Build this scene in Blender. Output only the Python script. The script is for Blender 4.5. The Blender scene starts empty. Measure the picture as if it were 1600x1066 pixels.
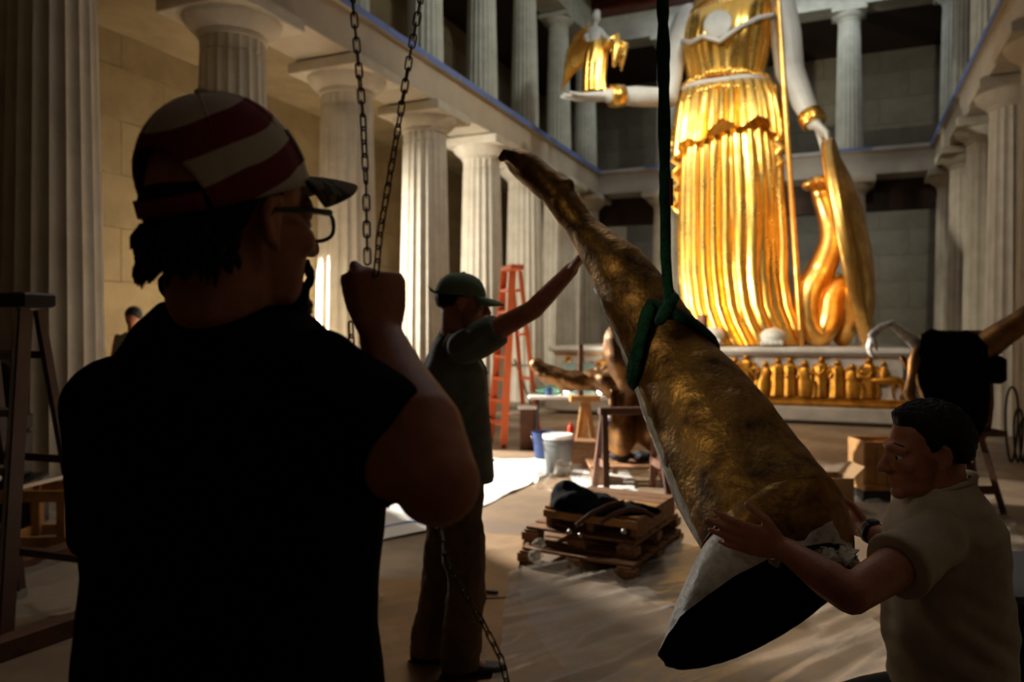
import bpy, bmesh, math, random
import numpy as np
from mathutils import Vector as V, Matrix, noise, Quaternion
random.seed(7)
scene = bpy.context.scene
COL = scene.collection
PI = math.pi
R = math.radians
# ---------------------------------------------------------------- camera, lights, exposure
F = 1190.0            # focal length in pixels of the 1600 px frame
EYE = 1.56            # eye height
TH = R(23.2)          # camera turned left of the hall's axis
CT, ST = math.cos(TH), math.sin(TH)
cam_data = bpy.data.cameras.new('camera')
cam_data.sensor_width = 36.0
cam_data.lens = 36.0 * F / 1600.0
cam_data.shift_y = -13.0 / 1600.0
cam_data.clip_start = 0.05
cam_data.clip_end = 200
cam_data.dof.use_dof = True
cam_data.dof.focus_distance = 1.65
cam_data.dof.aperture_fstop = 3.2
cam = bpy.data.objects.new('camera', cam_data)
COL.objects.link(cam)
cam.location = (0, 0, EYE)
cam.rotation_euler = (PI/2, 0, TH)
scene.camera = cam

world = bpy.data.worlds.new('world')
scene.world = world
world.use_nodes = True
world.node_tree.nodes['Background'].inputs[0].default_value = (0.03, 0.03, 0.035, 1)
world.node_tree.nodes['Background'].inputs[1].default_value = 0.5

def light(name, kind, loc, target, power, color, **kw):
    d = bpy.data.lights.new(name, kind)
    d.energy = power
    d.color = color
    for k, v in kw.items():
        setattr(d, k, v)
    o = bpy.data.objects.new(name, d)
    COL.objects.link(o)
    o.location = loc
    dv = V(target) - V(loc)
    o.rotation_euler = dv.to_track_quat('-Z', 'Y').to_euler()
    return o
WARM = (1.0, 0.80, 0.52)
WHITE = (1.0, 0.93, 0.82)
COOL = (0.86, 0.93, 1.0)
# hall coordinates: X across, Y along the hall, camera at the origin
light('statue_key_spot', 'SPOT', (-5.4, 8.2, 8.8), (-2.1, 15.8, 3.8), 2900, (1, .92, .74), spot_size=R(48), spot_blend=.8, shadow_soft_size=.28)
light('statue_low_spot', 'SPOT', (-5.2, 10.2, 1.9), (-2.4, 15.6, 3.0), 2000, (1, .90, .70), spot_size=R(52), spot_blend=.6, shadow_soft_size=.22)
light('statue_right_spot', 'SPOT', (1.2, 8.0, 9.2), (-1.6, 15.8, 5.0), 700, (1, .88, .7), spot_size=R(46), spot_blend=.6, shadow_soft_size=.25)
light('aisle_work_spot', 'SPOT', (-8.5, 8.7, 3.3), (-4.6, 7.4, 0.0), 7000, WHITE, spot_size=R(58), spot_blend=.05, shadow_soft_size=.06)
light('aisle_glow', 'POINT', (-8.7, 11.2, 2.4), (0, 0, 0), 120, (1, .86, .62), shadow_soft_size=.25)
light('column_spot', 'SPOT', (-9.0, 9.5, 2.3), (-6.7, 12.6, 2.6), 1500, WHITE, spot_size=R(85), spot_blend=.6, shadow_soft_size=.12)
light('frieze_fill', 'SPOT', (-2.2, 8.6, 6.2), (-2.0, 14.0, .7), 950, (1, .88, .68), spot_size=R(66), spot_blend=.7, shadow_soft_size=.3)  # added spot without a fixture, brightens the frieze and the floor before it
light('shirt_back_fill', 'SPOT', (-8.0, 6.1, 3.0), (-1.75, 3.1, 1.25), 420, (1, .95, .86), spot_size=R(15), spot_blend=.6, shadow_soft_size=.15)  # added soft spot that brightens the back of the grey-green shirt
light('easel_spot', 'SPOT', (-5.8, 6.6, 2.6), (-2.15, 7.5, 0.0), 2600, WHITE, spot_size=R(13), spot_blend=.1, shadow_soft_size=.05)
light('hall_ceiling_wash', 'AREA', (-2.2, 12.0, 10.2), (-2.2, 12.0, 0), 95, (.95, .97, 1.0), shape='RECTANGLE', size=5.0, size_y=14.0)
light('upper_left_fill', 'SPOT', (1.7, 10.0, 10.0), (-6.6, 15.0, 8.0), 900, (.93, .97, .9), spot_size=R(90), spot_blend=.8, shadow_soft_size=.3)  # added spot from the right, lifts the upper left columns
light('end_gallery_wash', 'AREA', (-1.6, 19.5, 9.9), (-1.6, 22.5, 5.0), 60, COOL, shape='RECTANGLE', size=6.0, size_y=.6)
light('end_aisle_lamp', 'AREA', (-2.0, 22.6, 4.6), (-2.0, 24.4, 3.2), 26, COOL, shape='RECTANGLE', size=7.0, size_y=.3)
light('leg_spot', 'SPOT', (-1.86, .29, 2.95), (-.45, 2.5, 1.42), 50, (1, .84, .60), spot_size=R(27), spot_blend=.7, shadow_soft_size=.35)
light('floor_wash', 'SPOT', (-2.4, 7.2, 9.8), (-2.6, 6.6, 0), 600, (1, .88, .72), spot_size=R(66), spot_blend=.8, shadow_soft_size=.6)
light('near_fill', 'AREA', (2.6, 1.0, 4.4), (.2, 2.6, 1.0), 3.2, (1, .82, .62), shape='DISK', size=1.6)

scene.view_settings.view_transform = 'Standard'
scene.view_settings.look = 'None'
scene.view_settings.gamma = 1.0
scene.view_settings.use_curve_mapping = False
scene.view_settings.exposure = 0.0

# ---------------------------------------------------------------- coordinate helpers
def P(x, y, d):                       # photo pixel + distance -> camera-aligned metres (right, forward, up)
    return V(((x-800)/F*d, d, EYE + (520-y)/F*d))
def G(x, y, z=0.0):                   # the point of the floor seen at a pixel
    return P(x, y, (EYE-z)*F/(y-520))
def cam2w(p):
    return V((p[0]*CT - p[1]*ST, p[0]*ST + p[1]*CT, p[2]))
def w2cam(p):
    return V((p[0]*CT + p[1]*ST, -p[0]*ST + p[1]*CT, p[2]))
def frame(o, fwd, up=(0, 0, 1)):      # local x = fwd, y = left, z = up
    f = V(fwd).normalized()
    l = V(up).cross(f).normalized()
    u = f.cross(l)
    m = Matrix.Identity(4)
    for i in range(3):
        m[i][0], m[i][1], m[i][2], m[i][3] = f[i], l[i], u[i], o[i]
    return m

# ---------------------------------------------------------------- mesh builder
class MB:
    def __init__(s):
        s.v = []; s.f = []
    def addv(s, pts):
        n = len(s.v); s.v.extend([tuple(p) for p in pts]); return n
    def add(s, o, T=None):
        n = len(s.v)
        s.v.extend([tuple(T @ V(p)) for p in o.v] if T else o.v)
        s.f.extend([tuple(i+n for i in f) for f in o.f])
        return s
    def box(s, c, size, T=None):
        hx, hy, hz = size[0]/2, size[1]/2, size[2]/2
        pts = [V((c[0]+a*hx, c[1]+b*hy, c[2]+d*hz)) for d in (-1, 1) for a, b in ((-1,-1),(1,-1),(1,1),(-1,1))]
        if T: pts = [T @ p for p in pts]
        n = s.addv(pts)
        s.f += [(n+3,n+2,n+1,n), (n+4,n+5,n+6,n+7)] + [(n+i, n+(i+1)%4, n+4+(i+1)%4, n+4+i) for i in range(4)]
        return s
    def cbox(s, c, size, b=.006, T=None):          # chamfered box
        hx, hy, hz = [max(q/2, b*1.01) for q in size]
        pts = []
        lay = [(-hz, b), (-hz+b, 0), (hz-b, 0), (hz, b)]
        for z, ins in lay:
            x, y = hx-ins, hy-ins
            k = b
            pts += [(c[0]+X, c[1]+Y, c[2]+z) for X, Y in ((-x+k,-y),(x-k,-y),(x,-y+k),(x,y-k),(x-k,y),(-x+k,y),(-x,y-k),(-x,-y+k))]
        pts = [V(p) for p in pts]
        if T: pts = [T @ p for p in pts]
        n = s.addv(pts)
        for L in range(3):
            for i in range(8):
                a, bb = n+L*8+i, n+L*8+(i+1)%8
                s.f.append((a, bb, bb+8, a+8))
        s.f.append(tuple(n+i for i in range(7, -1, -1)))
        s.f.append(tuple(n+24+i for i in range(8)))
        return s
    def beam(s, p0, p1, w, h, up=(0, 0, 1), b=None):
        p0, p1 = V(p0), V(p1)
        d = p1-p0
        if abs(d.normalized().dot(V(up))) > .98: up = (0, 1, 0)
        T = frame((p0+p1)/2, d, up)
        if b: return s.cbox((0,0,0), (d.length, w, h), b, T)
        return s.box((0,0,0), (d.length, w, h), T)
    def rings(s, rs, cap=True, close=True):
        k = len(rs[0]); n = len(s.v)
        for r_ in rs: s.addv(r_)
        for L in range(len(rs)-1):
            for i in range(k if close else k-1):
                j = (i+1) % k
                s.f.append((n+L*k+i, n+L*k+j, n+(L+1)*k+j, n+(L+1)*k+i))
        if cap:
            s.f.append(tuple(n+i for i in range(k-1, -1, -1)))
            m = n+(len(rs)-1)*k
            s.f.append(tuple(m+i for i in range(k)))
        return s
    def tube(s, path, radii, n=12, rnd=True, flat=1.0, upv=None, closed=False):
        path = [V(p) for p in path]
        if not isinstance(radii, (list, tuple)): radii = [radii]*len(path)
        m = len(path)
        tans = []
        for i in range(m):
            if closed: t = path[(i+1) % m]-path[i-1]
            else: t = path[min(i+1, m-1)]-path[max(i-1, 0)]
            tans.append(t.normalized() if t.length > 1e-9 else V((0,0,1)))
        u = V(upv) if upv else (V((0,0,1)) if abs(tans[0].z) < .9 else V((1,0,0)))
        a = (u - tans[0]*u.dot(tans[0])).normalized()
        rs = []
        fr = []
        for i in range(m):
            if i:
                q = tans[i-1].rotation_difference(tans[i]); a = q @ a
                a = (a - tans[i]*a.dot(tans[i])).normalized()
            fr.append((a.copy(), tans[i].cross(a)))
        def ring(c, fa, r_):
            return [c + (fa[0]*math.cos(2*PI*k/n)*flat + fa[1]*math.sin(2*PI*k/n))*r_ for k in range(n)]
        if rnd and not closed:
            for q in (80, 55, 28): rs.append(ring(path[0]-tans[0]*radii[0]*math.sin(R(q)), fr[0], radii[0]*math.cos(R(q))))
        for i in range(m): rs.append(ring(path[i], fr[i], radii[i]))
        if rnd and not closed:
            for q in (28, 55, 80): rs.append(ring(path[-1]+tans[-1]*radii[-1]*math.sin(R(q)), fr[-1], radii[-1]*math.cos(R(q))))
        if closed:
            rs.append(rs[0]); return s.rings(rs, cap=False)
        return s.rings(rs)
    def ell(s, c, rad, T=None, nu=18, nv=11):
        if not isinstance(rad, (list, tuple)): rad = (rad, rad, rad)
        rs = []
        for j in range(nv+1):
            ph = -PI/2 + PI*(j/nv)
            ph = max(min(ph, PI/2-.06), -PI/2+.06)
            rs.append([V((c[0]+rad[0]*math.cos(ph)*math.cos(2*PI*i/nu), c[1]+rad[1]*math.cos(ph)*math.sin(2*PI*i/nu), c[2]+rad[2]*math.sin(ph))) for i in range(nu)])
        if T: rs = [[T @ p for p in r_] for r_ in rs]
        return s.rings(rs)
    def lathe(s, prof, c=(0,0,0), n=32, T=None, cap=True):
        rs = [[V((c[0]+r_*math.cos(2*PI*i/n), c[1]+r_*math.sin(2*PI*i/n), c[2]+z)) for i in range(n)] for r_, z in prof]
        if T: rs = [[T @ p for p in r_] for r_ in rs]
        return s.rings(rs, cap=cap)
    def loft(s, secs, n=28, e=2.3):       # secs: (centre, half width, half depth, right, front[, exponent])
        rs = []
        for q in secs:
            c, a, b, rt, fw = q[:5]
            ex = q[5] if len(q) > 5 else e
            ring = []
            for i in range(n):
                t = 2*PI*i/n
                x = a*math.copysign(abs(math.cos(t))**(2/ex), math.cos(t))
                y = b*math.copysign(abs(math.sin(t))**(2/ex), math.sin(t))
                ring.append(V(c)+V(rt)*x+V(fw)*y)
            rs.append(ring)
        return s.rings(rs)
    def grid(s, fn, nu, nv):              # fn(u, v) -> point, u and v in 0..1
        n = s.addv([fn(i/nu, j/nv) for j in range(nv+1) for i in range(nu+1)])
        for j in range(nv):
            for i in range(nu):
                a = n+j*(nu+1)+i
                s.f.append((a, a+1, a+nu+2, a+nu+1))
        return s
    def mesh(s, name, base=(0, 0, 0), smooth=False, fix=True):
        me = bpy.data.meshes.new(name)
        b = V(base)
        me.from_pydata([(p[0]-b[0], p[1]-b[1], p[2]-b[2]) for p in s.v], [], s.f)
        if fix:
            bm = bmesh.new(); bm.from_mesh(me)
            bmesh.ops.recalc_face_normals(bm, faces=bm.faces)
            bm.to_mesh(me); bm.free()
        if smooth is True:
            me.shade_smooth()
        elif smooth:
            me.shade_smooth()
            me.set_sharp_from_angle(angle=R(smooth))
        me.update()
        return me

def voxel(mb, size, smooth=4, fac=.5):
    """one continuous skin over everything in the builder -> new MB"""
    me = mb.mesh('tmp')
    o = bpy.data.objects.new('tmp', me); COL.objects.link(o)
    m = o.modifiers.new('r', 'REMESH'); m.mode = 'VOXEL'; m.voxel_size = size
    if smooth:
        q = o.modifiers.new('s', 'SMOOTH'); q.iterations = smooth; q.factor = fac
    dg = bpy.context.evaluated_depsgraph_get()
    ev = o.evaluated_get(dg)
    m2 = bpy.data.meshes.new_from_object(ev)
    r_ = MB()
    co = np.empty(len(m2.vertices)*3, dtype=np.float32); m2.vertices.foreach_get('co', co)
    r_.v = [tuple(p) for p in co.reshape(-1, 3).tolist()]
    r_.f = [tuple(p.vertices) for p in m2.polygons]
    no = np.empty(len(m2.vertices)*3, dtype=np.float32); m2.vertices.foreach_get('normal', no)
    r_.n = no.reshape(-1, 3).tolist()
    bpy.data.objects.remove(o); bpy.data.meshes.remove(me); bpy.data.meshes.remove(m2)
    return r_

def wrinkle(mb, fn):                      # push the skin along its normals
    mb.v = [tuple(V(p)+V(n)*fn(V(p), V(n))) for p, n in zip(mb.v, mb.n)]
    return mb

# ---------------------------------------------------------------- objects
class Root:
    def __init__(s, o, base, rot): s.o, s.base, s.rot = o, V(base), rot
def props(o, label=None, cat=None, group=None, kind=None):
    if label: o['label'] = label
    if cat: o['category'] = cat
    if group: o['group'] = group
    if kind: o['kind'] = kind
def thing(name, label, cat, base, cs='cam', group=None, kind=None):
    o = bpy.data.objects.new(name, None); COL.objects.link(o)
    o.empty_display_size = .05
    o.location = cam2w(base) if cs == 'cam' else V(base)
    o.rotation_euler = (0, 0, TH if cs == 'cam' else 0)
    props(o, label, cat, group, kind)
    return Root(o, base, cs)
def part(name, mb, m, root, smooth=False, label=None, parent=None, kind=None, fix=True):
    me = mb if isinstance(mb, bpy.types.Mesh) else mb.mesh(name, root.base, smooth, fix)
    if m and not me.materials: me.materials.append(m)
    o = bpy.data.objects.new(name, me); COL.objects.link(o)
    o.parent = parent if parent else root.o
    props(o, label, None, None, kind)
    return o
def solo(name, mb, m, label, cat, base, cs='cam', smooth=False, group=None, kind=None, fix=True):
    me = mb.mesh(name, base, smooth, fix)
    if m: me.materials.append(m)
    o = bpy.data.objects.new(name, me); COL.objects.link(o)
    o.location = cam2w(base) if cs == 'cam' else V(base)
    o.rotation_euler = (0, 0, TH if cs == 'cam' else 0)
    props(o, label, cat, group, kind)
    return o
def struct(name, mb, m, smooth=False, parent=None):
    me = mb.mesh(name, (0,0,0), smooth)
    me.materials.append(m)
    o = bpy.data.objects.new(name, me); COL.objects.link(o)
    if parent: o.parent = parent
    else: o['kind'] = 'structure'
    return o
def copy_tree(o, parent=None):
    c = o.copy(); COL.objects.link(c)
    if parent: c.parent = parent
    for ch in list(o.children): copy_tree(ch, c)
    return c
def inst(name, me, parent, T):            # one more piece that shares its mesh
    o = bpy.data.objects.new(name, me); COL.objects.link(o)
    o.parent = parent; o.matrix_local = T
    return o

# ---------------------------------------------------------------- materials
def lin(c):
    return tuple(((q/255)/12.92 if q/255 <= .04045 else ((q/255+.055)/1.055)**2.4) for q in c) + (1,)
def mat(name, c, rough=.6, metal=0, c2=None, scale=8, bump=0, bscale=60, detail=4, spec=None, thr=(.4, .62), rough2=None, sheen=0, coat=0, coords='Object', stretch=None):
    m = bpy.data.materials.new(name); m.use_nodes = True
    nt = m.node_tree; b = nt.nodes['Principled BSDF']
    b.inputs['Base Color'].default_value = lin(c)
    b.inputs['Roughness'].default_value = rough
    b.inputs['Metallic'].default_value = metal
    if spec is not None: b.inputs['Specular IOR Level'].default_value = spec
    if sheen: b.inputs['Sheen Weight'].default_value = sheen
    if coat: b.inputs['Coat Weight'].default_value = coat
    tc = nt.nodes.new('ShaderNodeTexCoord')
    src = tc.outputs[coords]
    if stretch:
        mp = nt.nodes.new('ShaderNodeMapping'); mp.inputs['Scale'].default_value = stretch
        nt.links.new(src, mp.inputs[0]); src = mp.outputs[0]
    if c2 is not None or rough2 is not None:
        nz = nt.nodes.new('ShaderNodeTexNoise'); nz.inputs['Scale'].default_value = scale; nz.inputs['Detail'].default_value = detail
        nz.inputs['Roughness'].default_value = .62
        nt.links.new(src, nz.inputs['Vector'])
        mr = nt.nodes.new('ShaderNodeMapRange'); mr.inputs[1].default_value = thr[0]; mr.inputs[2].default_value = thr[1]
        nt.links.new(nz.outputs['Fac'], mr.inputs[0])
        if c2 is not None:
            mx = nt.nodes.new('ShaderNodeMix'); mx.data_type = 'RGBA'
            mx.inputs[6].default_value = lin(c); mx.inputs[7].default_value = lin(c2)
            nt.links.new(mr.outputs[0], mx.inputs[0]); nt.links.new(mx.outputs[2], b.inputs['Base Color'])
        if rough2 is not None:
            m3 = nt.nodes.new('ShaderNodeMapRange'); m3.inputs[3].default_value = rough; m3.inputs[4].default_value = rough2
            nt.links.new(mr.outputs[0], m3.inputs[0]); nt.links.new(m3.outputs[0], b.inputs['Roughness'])
    if bump:
        n2 = nt.nodes.new('ShaderNodeTexNoise'); n2.inputs['Scale'].default_value = bscale; n2.inputs['Detail'].default_value = 5
        nt.links.new(src, n2.inputs['Vector'])
        bp = nt.nodes.new('ShaderNodeBump'); bp.inputs['Strength'].default_value = bump; bp.inputs['Distance'].default_value = .01
        nt.links.new(n2.outputs['Fac'], bp.inputs['Height']); nt.links.new(bp.outputs[0], b.inputs['Normal'])
    return m
def glow(name, c, s):
    m = bpy.data.materials.new(name); m.use_nodes = True
    b = m.node_tree.nodes['Principled BSDF']
    b.inputs['Base Color'].default_value = lin(c)
    b.inputs['Emission Color'].default_value = lin(c); b.inputs['Emission Strength'].default_value = s
    return m
M = {}
M['stone'] = mat('column_stone', (204, 195, 176), .75, c2=(188, 178, 158), scale=2.5, bump=.15, bscale=40)
M['upper_stone'] = mat('upper_column_stone', (196, 196, 180), .75, c2=(176, 176, 160), scale=2.5, bump=.12, bscale=40)
M['beam'] = mat('entablature_stone', (192, 180, 158), .8, c2=(178, 166, 146), scale=1.2, bump=.12, bscale=30)
M['end_beam'] = mat('end_entablature_stone', (196, 192, 180), .8, c2=(182, 178, 166), scale=1.2, bump=.12, bscale=30)
M['wall'] = mat('wall_stone', (146, 128, 96), .85, c2=(130, 112, 82), scale=1.4, bump=.2, bscale=25)
M['wall2'] = mat('wall_stone_grey', (150, 142, 120), .85, c2=(134, 126, 106), scale=1.4, bump=.2, bscale=25)
M['ceil'] = mat('dark_wood_ceiling', (58, 34, 24), .6, c2=(40, 24, 18), scale=3, stretch=(1, 14, 1))
M['redwood'] = mat('red_brown_coffer', (110, 48, 30), .55, c2=(80, 34, 24), scale=3)
M['floor'] = mat('floor_stone', (150, 128, 104), .42, c2=(124, 104, 84), scale=1.3, bump=.1, bscale=18, rough2=.6)
M['tape'] = mat('blue_tape', (104, 128, 190), .5)
M['gold'] = mat('bright_gold_leaf', (255, 209, 116), .27, 1, c2=(234, 178, 78), scale=3.0, bump=.10, bscale=14, rough2=.36)
M['bronze'] = mat('dull_bronze_leaf', (136, 94, 46), .5, .75, c2=(74, 48, 26), scale=6, detail=8, bump=.3, bscale=60, thr=(.36, .66))
M['gold2'] = mat('deep_gold_leaf', (236, 190, 112), .3, 1, c2=(206, 154, 76), scale=3.0, bump=.25, bscale=16, rough2=.4)
M['gold_relief'] = mat('relief_gold', (214, 150, 58), .38, .9, c2=(170, 112, 40), scale=6, bump=.3, bscale=30)
M['ivory'] = mat('ivory_skin', (186, 186, 182), .45, c2=(172, 170, 164), scale=2, spec=.4)
M['marble'] = mat('pedestal_marble', (196, 190, 182), .5, c2=(176, 168, 160), scale=2.5)
M['plinth'] = mat('plinth_marble', (170, 160, 148), .5, c2=(150, 140, 130), scale=2.5)
M['old_gold'] = mat('aged_gold_leaf', (178, 134, 66), .40, .85, c2=(72, 47, 23), scale=9, detail=9, bump=.3, bscale=70, thr=(.36, .66), rough2=.55)
M['plaster'] = mat('grey_plaster', (214, 212, 206), .45, c2=(140, 132, 122), scale=14, bump=.6, bscale=45, thr=(.4, .7))
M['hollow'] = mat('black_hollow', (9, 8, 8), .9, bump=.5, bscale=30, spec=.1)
M['black_cloth'] = mat('black_cotton', (7, 7, 8), .95, bump=.2, bscale=300, spec=.06)
M['jeans'] = mat('dark_denim', (22, 27, 40), .85, bump=.3, bscale=400, spec=.15)
M['skin'] = mat('skin', (178, 118, 90), .5, c2=(164, 100, 76), scale=22, bump=.12, bscale=160, spec=.35)
M['hair'] = mat('dark_hair', (18, 13, 10), .6, bump=.7, bscale=140, stretch=(1, 1, .2), spec=.25)
M['chain'] = mat('chain_steel', (104, 92, 78), .32, 1, c2=(70, 56, 44), scale=60)
M['green_sling'] = mat('green_sling', (24, 74, 46), .85, c2=(15, 50, 32), scale=26, bump=.8, bscale=120, spec=.2)
M['green_cap'] = mat('sage_green_cap', (108, 134, 108), .85, bump=.2, bscale=300)
M['grey_shirt'] = mat('grey_green_shirt', (112, 116, 106), .85, c2=(100, 104, 95), scale=10, bump=.2, bscale=260)
M['khaki'] = mat('khaki_canvas', (112, 86, 56), .85, c2=(92, 70, 46), scale=9, bump=.2, bscale=220)
M['boot'] = mat('dark_boot', (40, 32, 28), .6, bump=.2, bscale=90)
M['beige_shirt'] = mat('beige_tshirt', (182, 170, 150), .88, c2=(168, 156, 136), scale=10, bump=.2, bscale=260)
M['dark_pants'] = mat('dark_trousers', (18, 19, 26), .85)
M['black_plastic'] = mat('black_plastic', (14, 14, 15), .45)
M['wood'] = mat('pallet_wood', (150, 108, 70), .75, c2=(112, 76, 46), scale=5, bump=.3, bscale=40, stretch=(1.2, 9, 9))
M['wood_y'] = mat('pale_pine', (190, 140, 80), .65, c2=(160, 112, 60), scale=5, bump=.2, bscale=40)
M['wood_d'] = mat('brown_timber', (104, 66, 44), .7, c2=(78, 48, 32), scale=5, bump=.25, bscale=40)
M['ladder_d'] = mat('dark_red_fibreglass', (62, 30, 24), .5)
M['tread'] = mat('ladder_tread', (126, 108, 84), .5, .2)
M['alu'] = mat('aluminium_edge', (190, 186, 182), .35, 1)
M['orange'] = mat('orange_fibreglass', (236, 116, 64), .5)
M['pail'] = mat('grey_pail', (104, 108, 110), .5)
M['white_pl'] = mat('white_plastic', (232, 230, 224), .4)
M['teal'] = mat('pale_teal_panel', (140, 170, 166), .5)
M['red'] = mat('red_can', (216, 60, 34), .4)
M['blue'] = mat('blue_pail', (40, 68, 124), .45)
M['mint'] = mat('mint_cloth', (130, 200, 170), .8)
M['kraft'] = mat('brown_paper', (158, 122, 82), .75, c2=(140, 106, 70), scale=2.2, bump=.5, bscale=9)
M['card'] = mat('cardboard', (164, 130, 90), .8, c2=(150, 118, 80), scale=3)
M['strap'] = mat('brown_strap', (92, 52, 36), .7)
M['sheet_w'] = mat('white_cloth_light_patch', (226, 224, 220), .7, bump=.6, bscale=11)  # white cloth; also lends its brightness to the pools of light on the floor
M['steel'] = mat('steel', (150, 146, 140), .3, 1)
M['grey_board'] = mat('grey_board', (120, 114, 104), .7)
M['eye_white'] = mat('eye_white', (206, 200, 192), .25)
M['iris'] = mat('eye_iris', (34, 22, 14), .2)
M['bulb'] = glow('lit_bulb', (255, 244, 220), 30)
def plastic(name, tint, a):
    m = bpy.data.materials.new(name); m.use_nodes = True
    nt = m.node_tree; b = nt.nodes['Principled BSDF']
    b.inputs['Base Color'].default_value = lin(tint); b.inputs['Roughness'].default_value = .16
    b.inputs['Specular IOR Level'].default_value = .6
    b.inputs['Alpha'].default_value = a
    return m
M['film'] = plastic('clear_plastic_film', (206, 196, 182), .30)
M['lens'] = plastic('spectacle_lens', (210, 214, 214), .30)
M['lens'].node_tree.nodes['Principled BSDF'].inputs['Roughness'].default_value = .03
# ================================================================ THE HALL (hall coordinates)
XL, XR = -6.65, 2.55          # axes of the two colonnades
YE = 21.1                     # axis of the colonnade across the end
Y0, DY = 4.75, 2.3
WL, WR, WB, WF = -9.4, 5.3, 24.6, -5.0
Z1, Z2, Z3, Z4 = 5.45, 6.1, 9.72, 10.55

b = MB().box(((WL+WR)/2, (WF+WB)/2, -.05), (WR-WL+.6, WB-WF+.6, .1)); struct('floor', b, M['floor'])
def walled(name, along, fixed, lo, hi, m, thick, bw=1.5, bh=.76, first=0):
    """a wall of ashlar: a core, and every block a piece of its own"""
    core = MB()
    mid = (lo+hi)/2
    if along == 'y': core.box((fixed+thick/2, mid, Z4/2), (abs(thick), hi-lo, Z4))
    else: core.box((mid, fixed+thick/2, Z4/2), (hi-lo, abs(thick), Z4))
    w = struct(name, core, m)
    blk = MB().cbox((0,0,0), (bw-.006, .06, bh-.006), .006).mesh('stone_block'); blk.materials.append(m)
    row = 0; z = bh/2
    while z < Z4-.2:
        s = lo + bw/2 + (bw/2 if row % 2 else 0)
        while s < hi-bw*.4:
            if s > first:
                off = random.uniform(-.004, .006)-math.copysign(.012, thick)
                T = Matrix.Translation((fixed-math.copysign(.012, thick)+off*.3, s, z)) @ Matrix.Rotation(PI/2, 4, 'Z') if along == 'y' else Matrix.Translation((s, fixed-math.copysign(.012, thick)+off*.3, z))
                inst('stone_block', blk, w, T)
            s += bw
        z += bh; row += 1
    return w
walled('wall_left', 'y', WL, WF, WB, M['wall'], -.3, first=3.5)
walled('wall_right', 'y', WR, WF, WB, M['wall2'], .3, first=9)
walled('wall_back', 'x', WB, WL, WR, M['wall2'], .3, first=-9.5)
struct('wall_front', MB().box(((WL+WR)/2, WF-.15, Z4/2), (WR-WL+.6, .3, Z4)), M['wall2'])
# ceiling with beams
b = MB().box(((WL+WR)/2, (WF+WB)/2, Z4+.25), (WR-WL+.6, WB-WF+.6, .1))
ceil = struct('ceiling', b, M['ceil'])
bm_ = MB().cbox((0,0,0), (XR-XL, .5, .34), .02).mesh('ceiling_beam'); bm_.materials.append(M['redwood'])
for k in range(12):
    inst('ceiling_beam', bm_, ceil, Matrix.Translation(((XL+XR)/2, -2+k*2.05, Z4+.05)))
# low gallery floors = ceilings of the aisles
def slab(name, x0, x1, y0, y1, z0, z1, m):
    return struct(name, MB().box(((x0+x1)/2, (y0+y1)/2, (z0+z1)/2), (x1-x0, y1-y0, z1-z0)), m)
slab('trim_1', WL, XL-.45, 2.0, WB, Z1+.35, Z2-.05, M['wall'])
slab('trim_2', XR+.45, WR, 2.0, WB, Z1+.35, Z2-.05, M['wall2'])
slab('trim_3', XL-.45, XR+.45, YE+.45, WB, Z1-.02, Z2-.05, M['ceil'])
slab('trim_4', WL, XL-.35, 2.0, WB, Z3, Z3+.3, M['ceil'])
slab('trim_5', XR+.35, WR, 2.0, WB, Z3, Z3+.3, M['ceil'])
slab('trim_6', XL-.35, XR+.35, YE+.35, WB, Z3, Z3+.3, M['ceil'])
slab('trim_7', XL-.4, XR+.4, YE+.55, YE+.85, Z1-.75, Z1, M['ceil'])     # dark timber behind the end beam
# lower entablature, its fillet and the blue tape along the edge
def entab(name, axis, c, lo, hi, m, inner):
    b = MB()
    zc = (Z1+Z2)/2
    if axis == 'y':
        b.box((c, (lo+hi)/2, zc), (.9, hi-lo, Z2-Z1))
        o = struct(name, b, m)
        f = MB().cbox((c+inner*.48, (lo+hi)/2, Z2-.05), (.10, hi-lo, .1), .01); struct('fillet', f, m, parent=o)
        t = MB()
        n = int((hi-lo)/1.15)
        for i in range(n):
            y = lo+(i+.5)*(hi-lo)/n
            t = MB().box((c+inner*.535, y, Z2-.055), (.012, (hi-lo)/n-.01-random.uniform(0, .06), .105+random.uniform(-.012, .012)))
            struct('masking_tape', t, M['tape'], parent=o)
            t = MB().box((c+inner*.47, y, Z2+.003), (.12, (hi-lo)/n-.01, .006)); struct('masking_tape', t, M['tape'], parent=o)
    else:
        b.box(((lo+hi)/2, c, zc), (hi-lo, .9, Z2-Z1))
        o = struct(name, b, m)
        f = MB().cbox(((lo+hi)/2, c-.48, Z2-.05), (hi-lo, .10, .1), .01); struct('fillet', f, m, parent=o)
        n = 7
        for i in range(n):
            x = lo+(i+.5)*(hi-lo)/n
            struct('masking_tape', MB().box((x, c-.47, Z2+.003), ((hi-lo)/n-.02, .12, .006)), M['tape'], parent=o)
            if i % 2: struct('masking_tape', MB().box((x, c-.535, Z2-.03), ((hi-lo)/n-.3, .012, .05)), M['tape'], parent=o)
    return o
entab('trim_8', 'y', XL, 2.4, YE+.45, M['beam'], 1)
entab('trim_9', 'y', XR, 2.4, YE+.45, M['beam'], -1)
entab('trim_10', 'x', YE, XL+.45, XR-.45, M['end_beam'], 1)
def upper(name, x0, x1, y0, y1):
    o = slab(name, x0, x1, y0, y1, Z3, Z4+.2, M['upper_stone'])
upper('trim_11', XL-.35, XL+.35, 2.4, YE+.35)
upper('trim_12', XR-.35, XR+.35, 2.4, YE+.35)
upper('trim_13', XL+.35, XR-.35, YE-.35, YE+.35)

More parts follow.
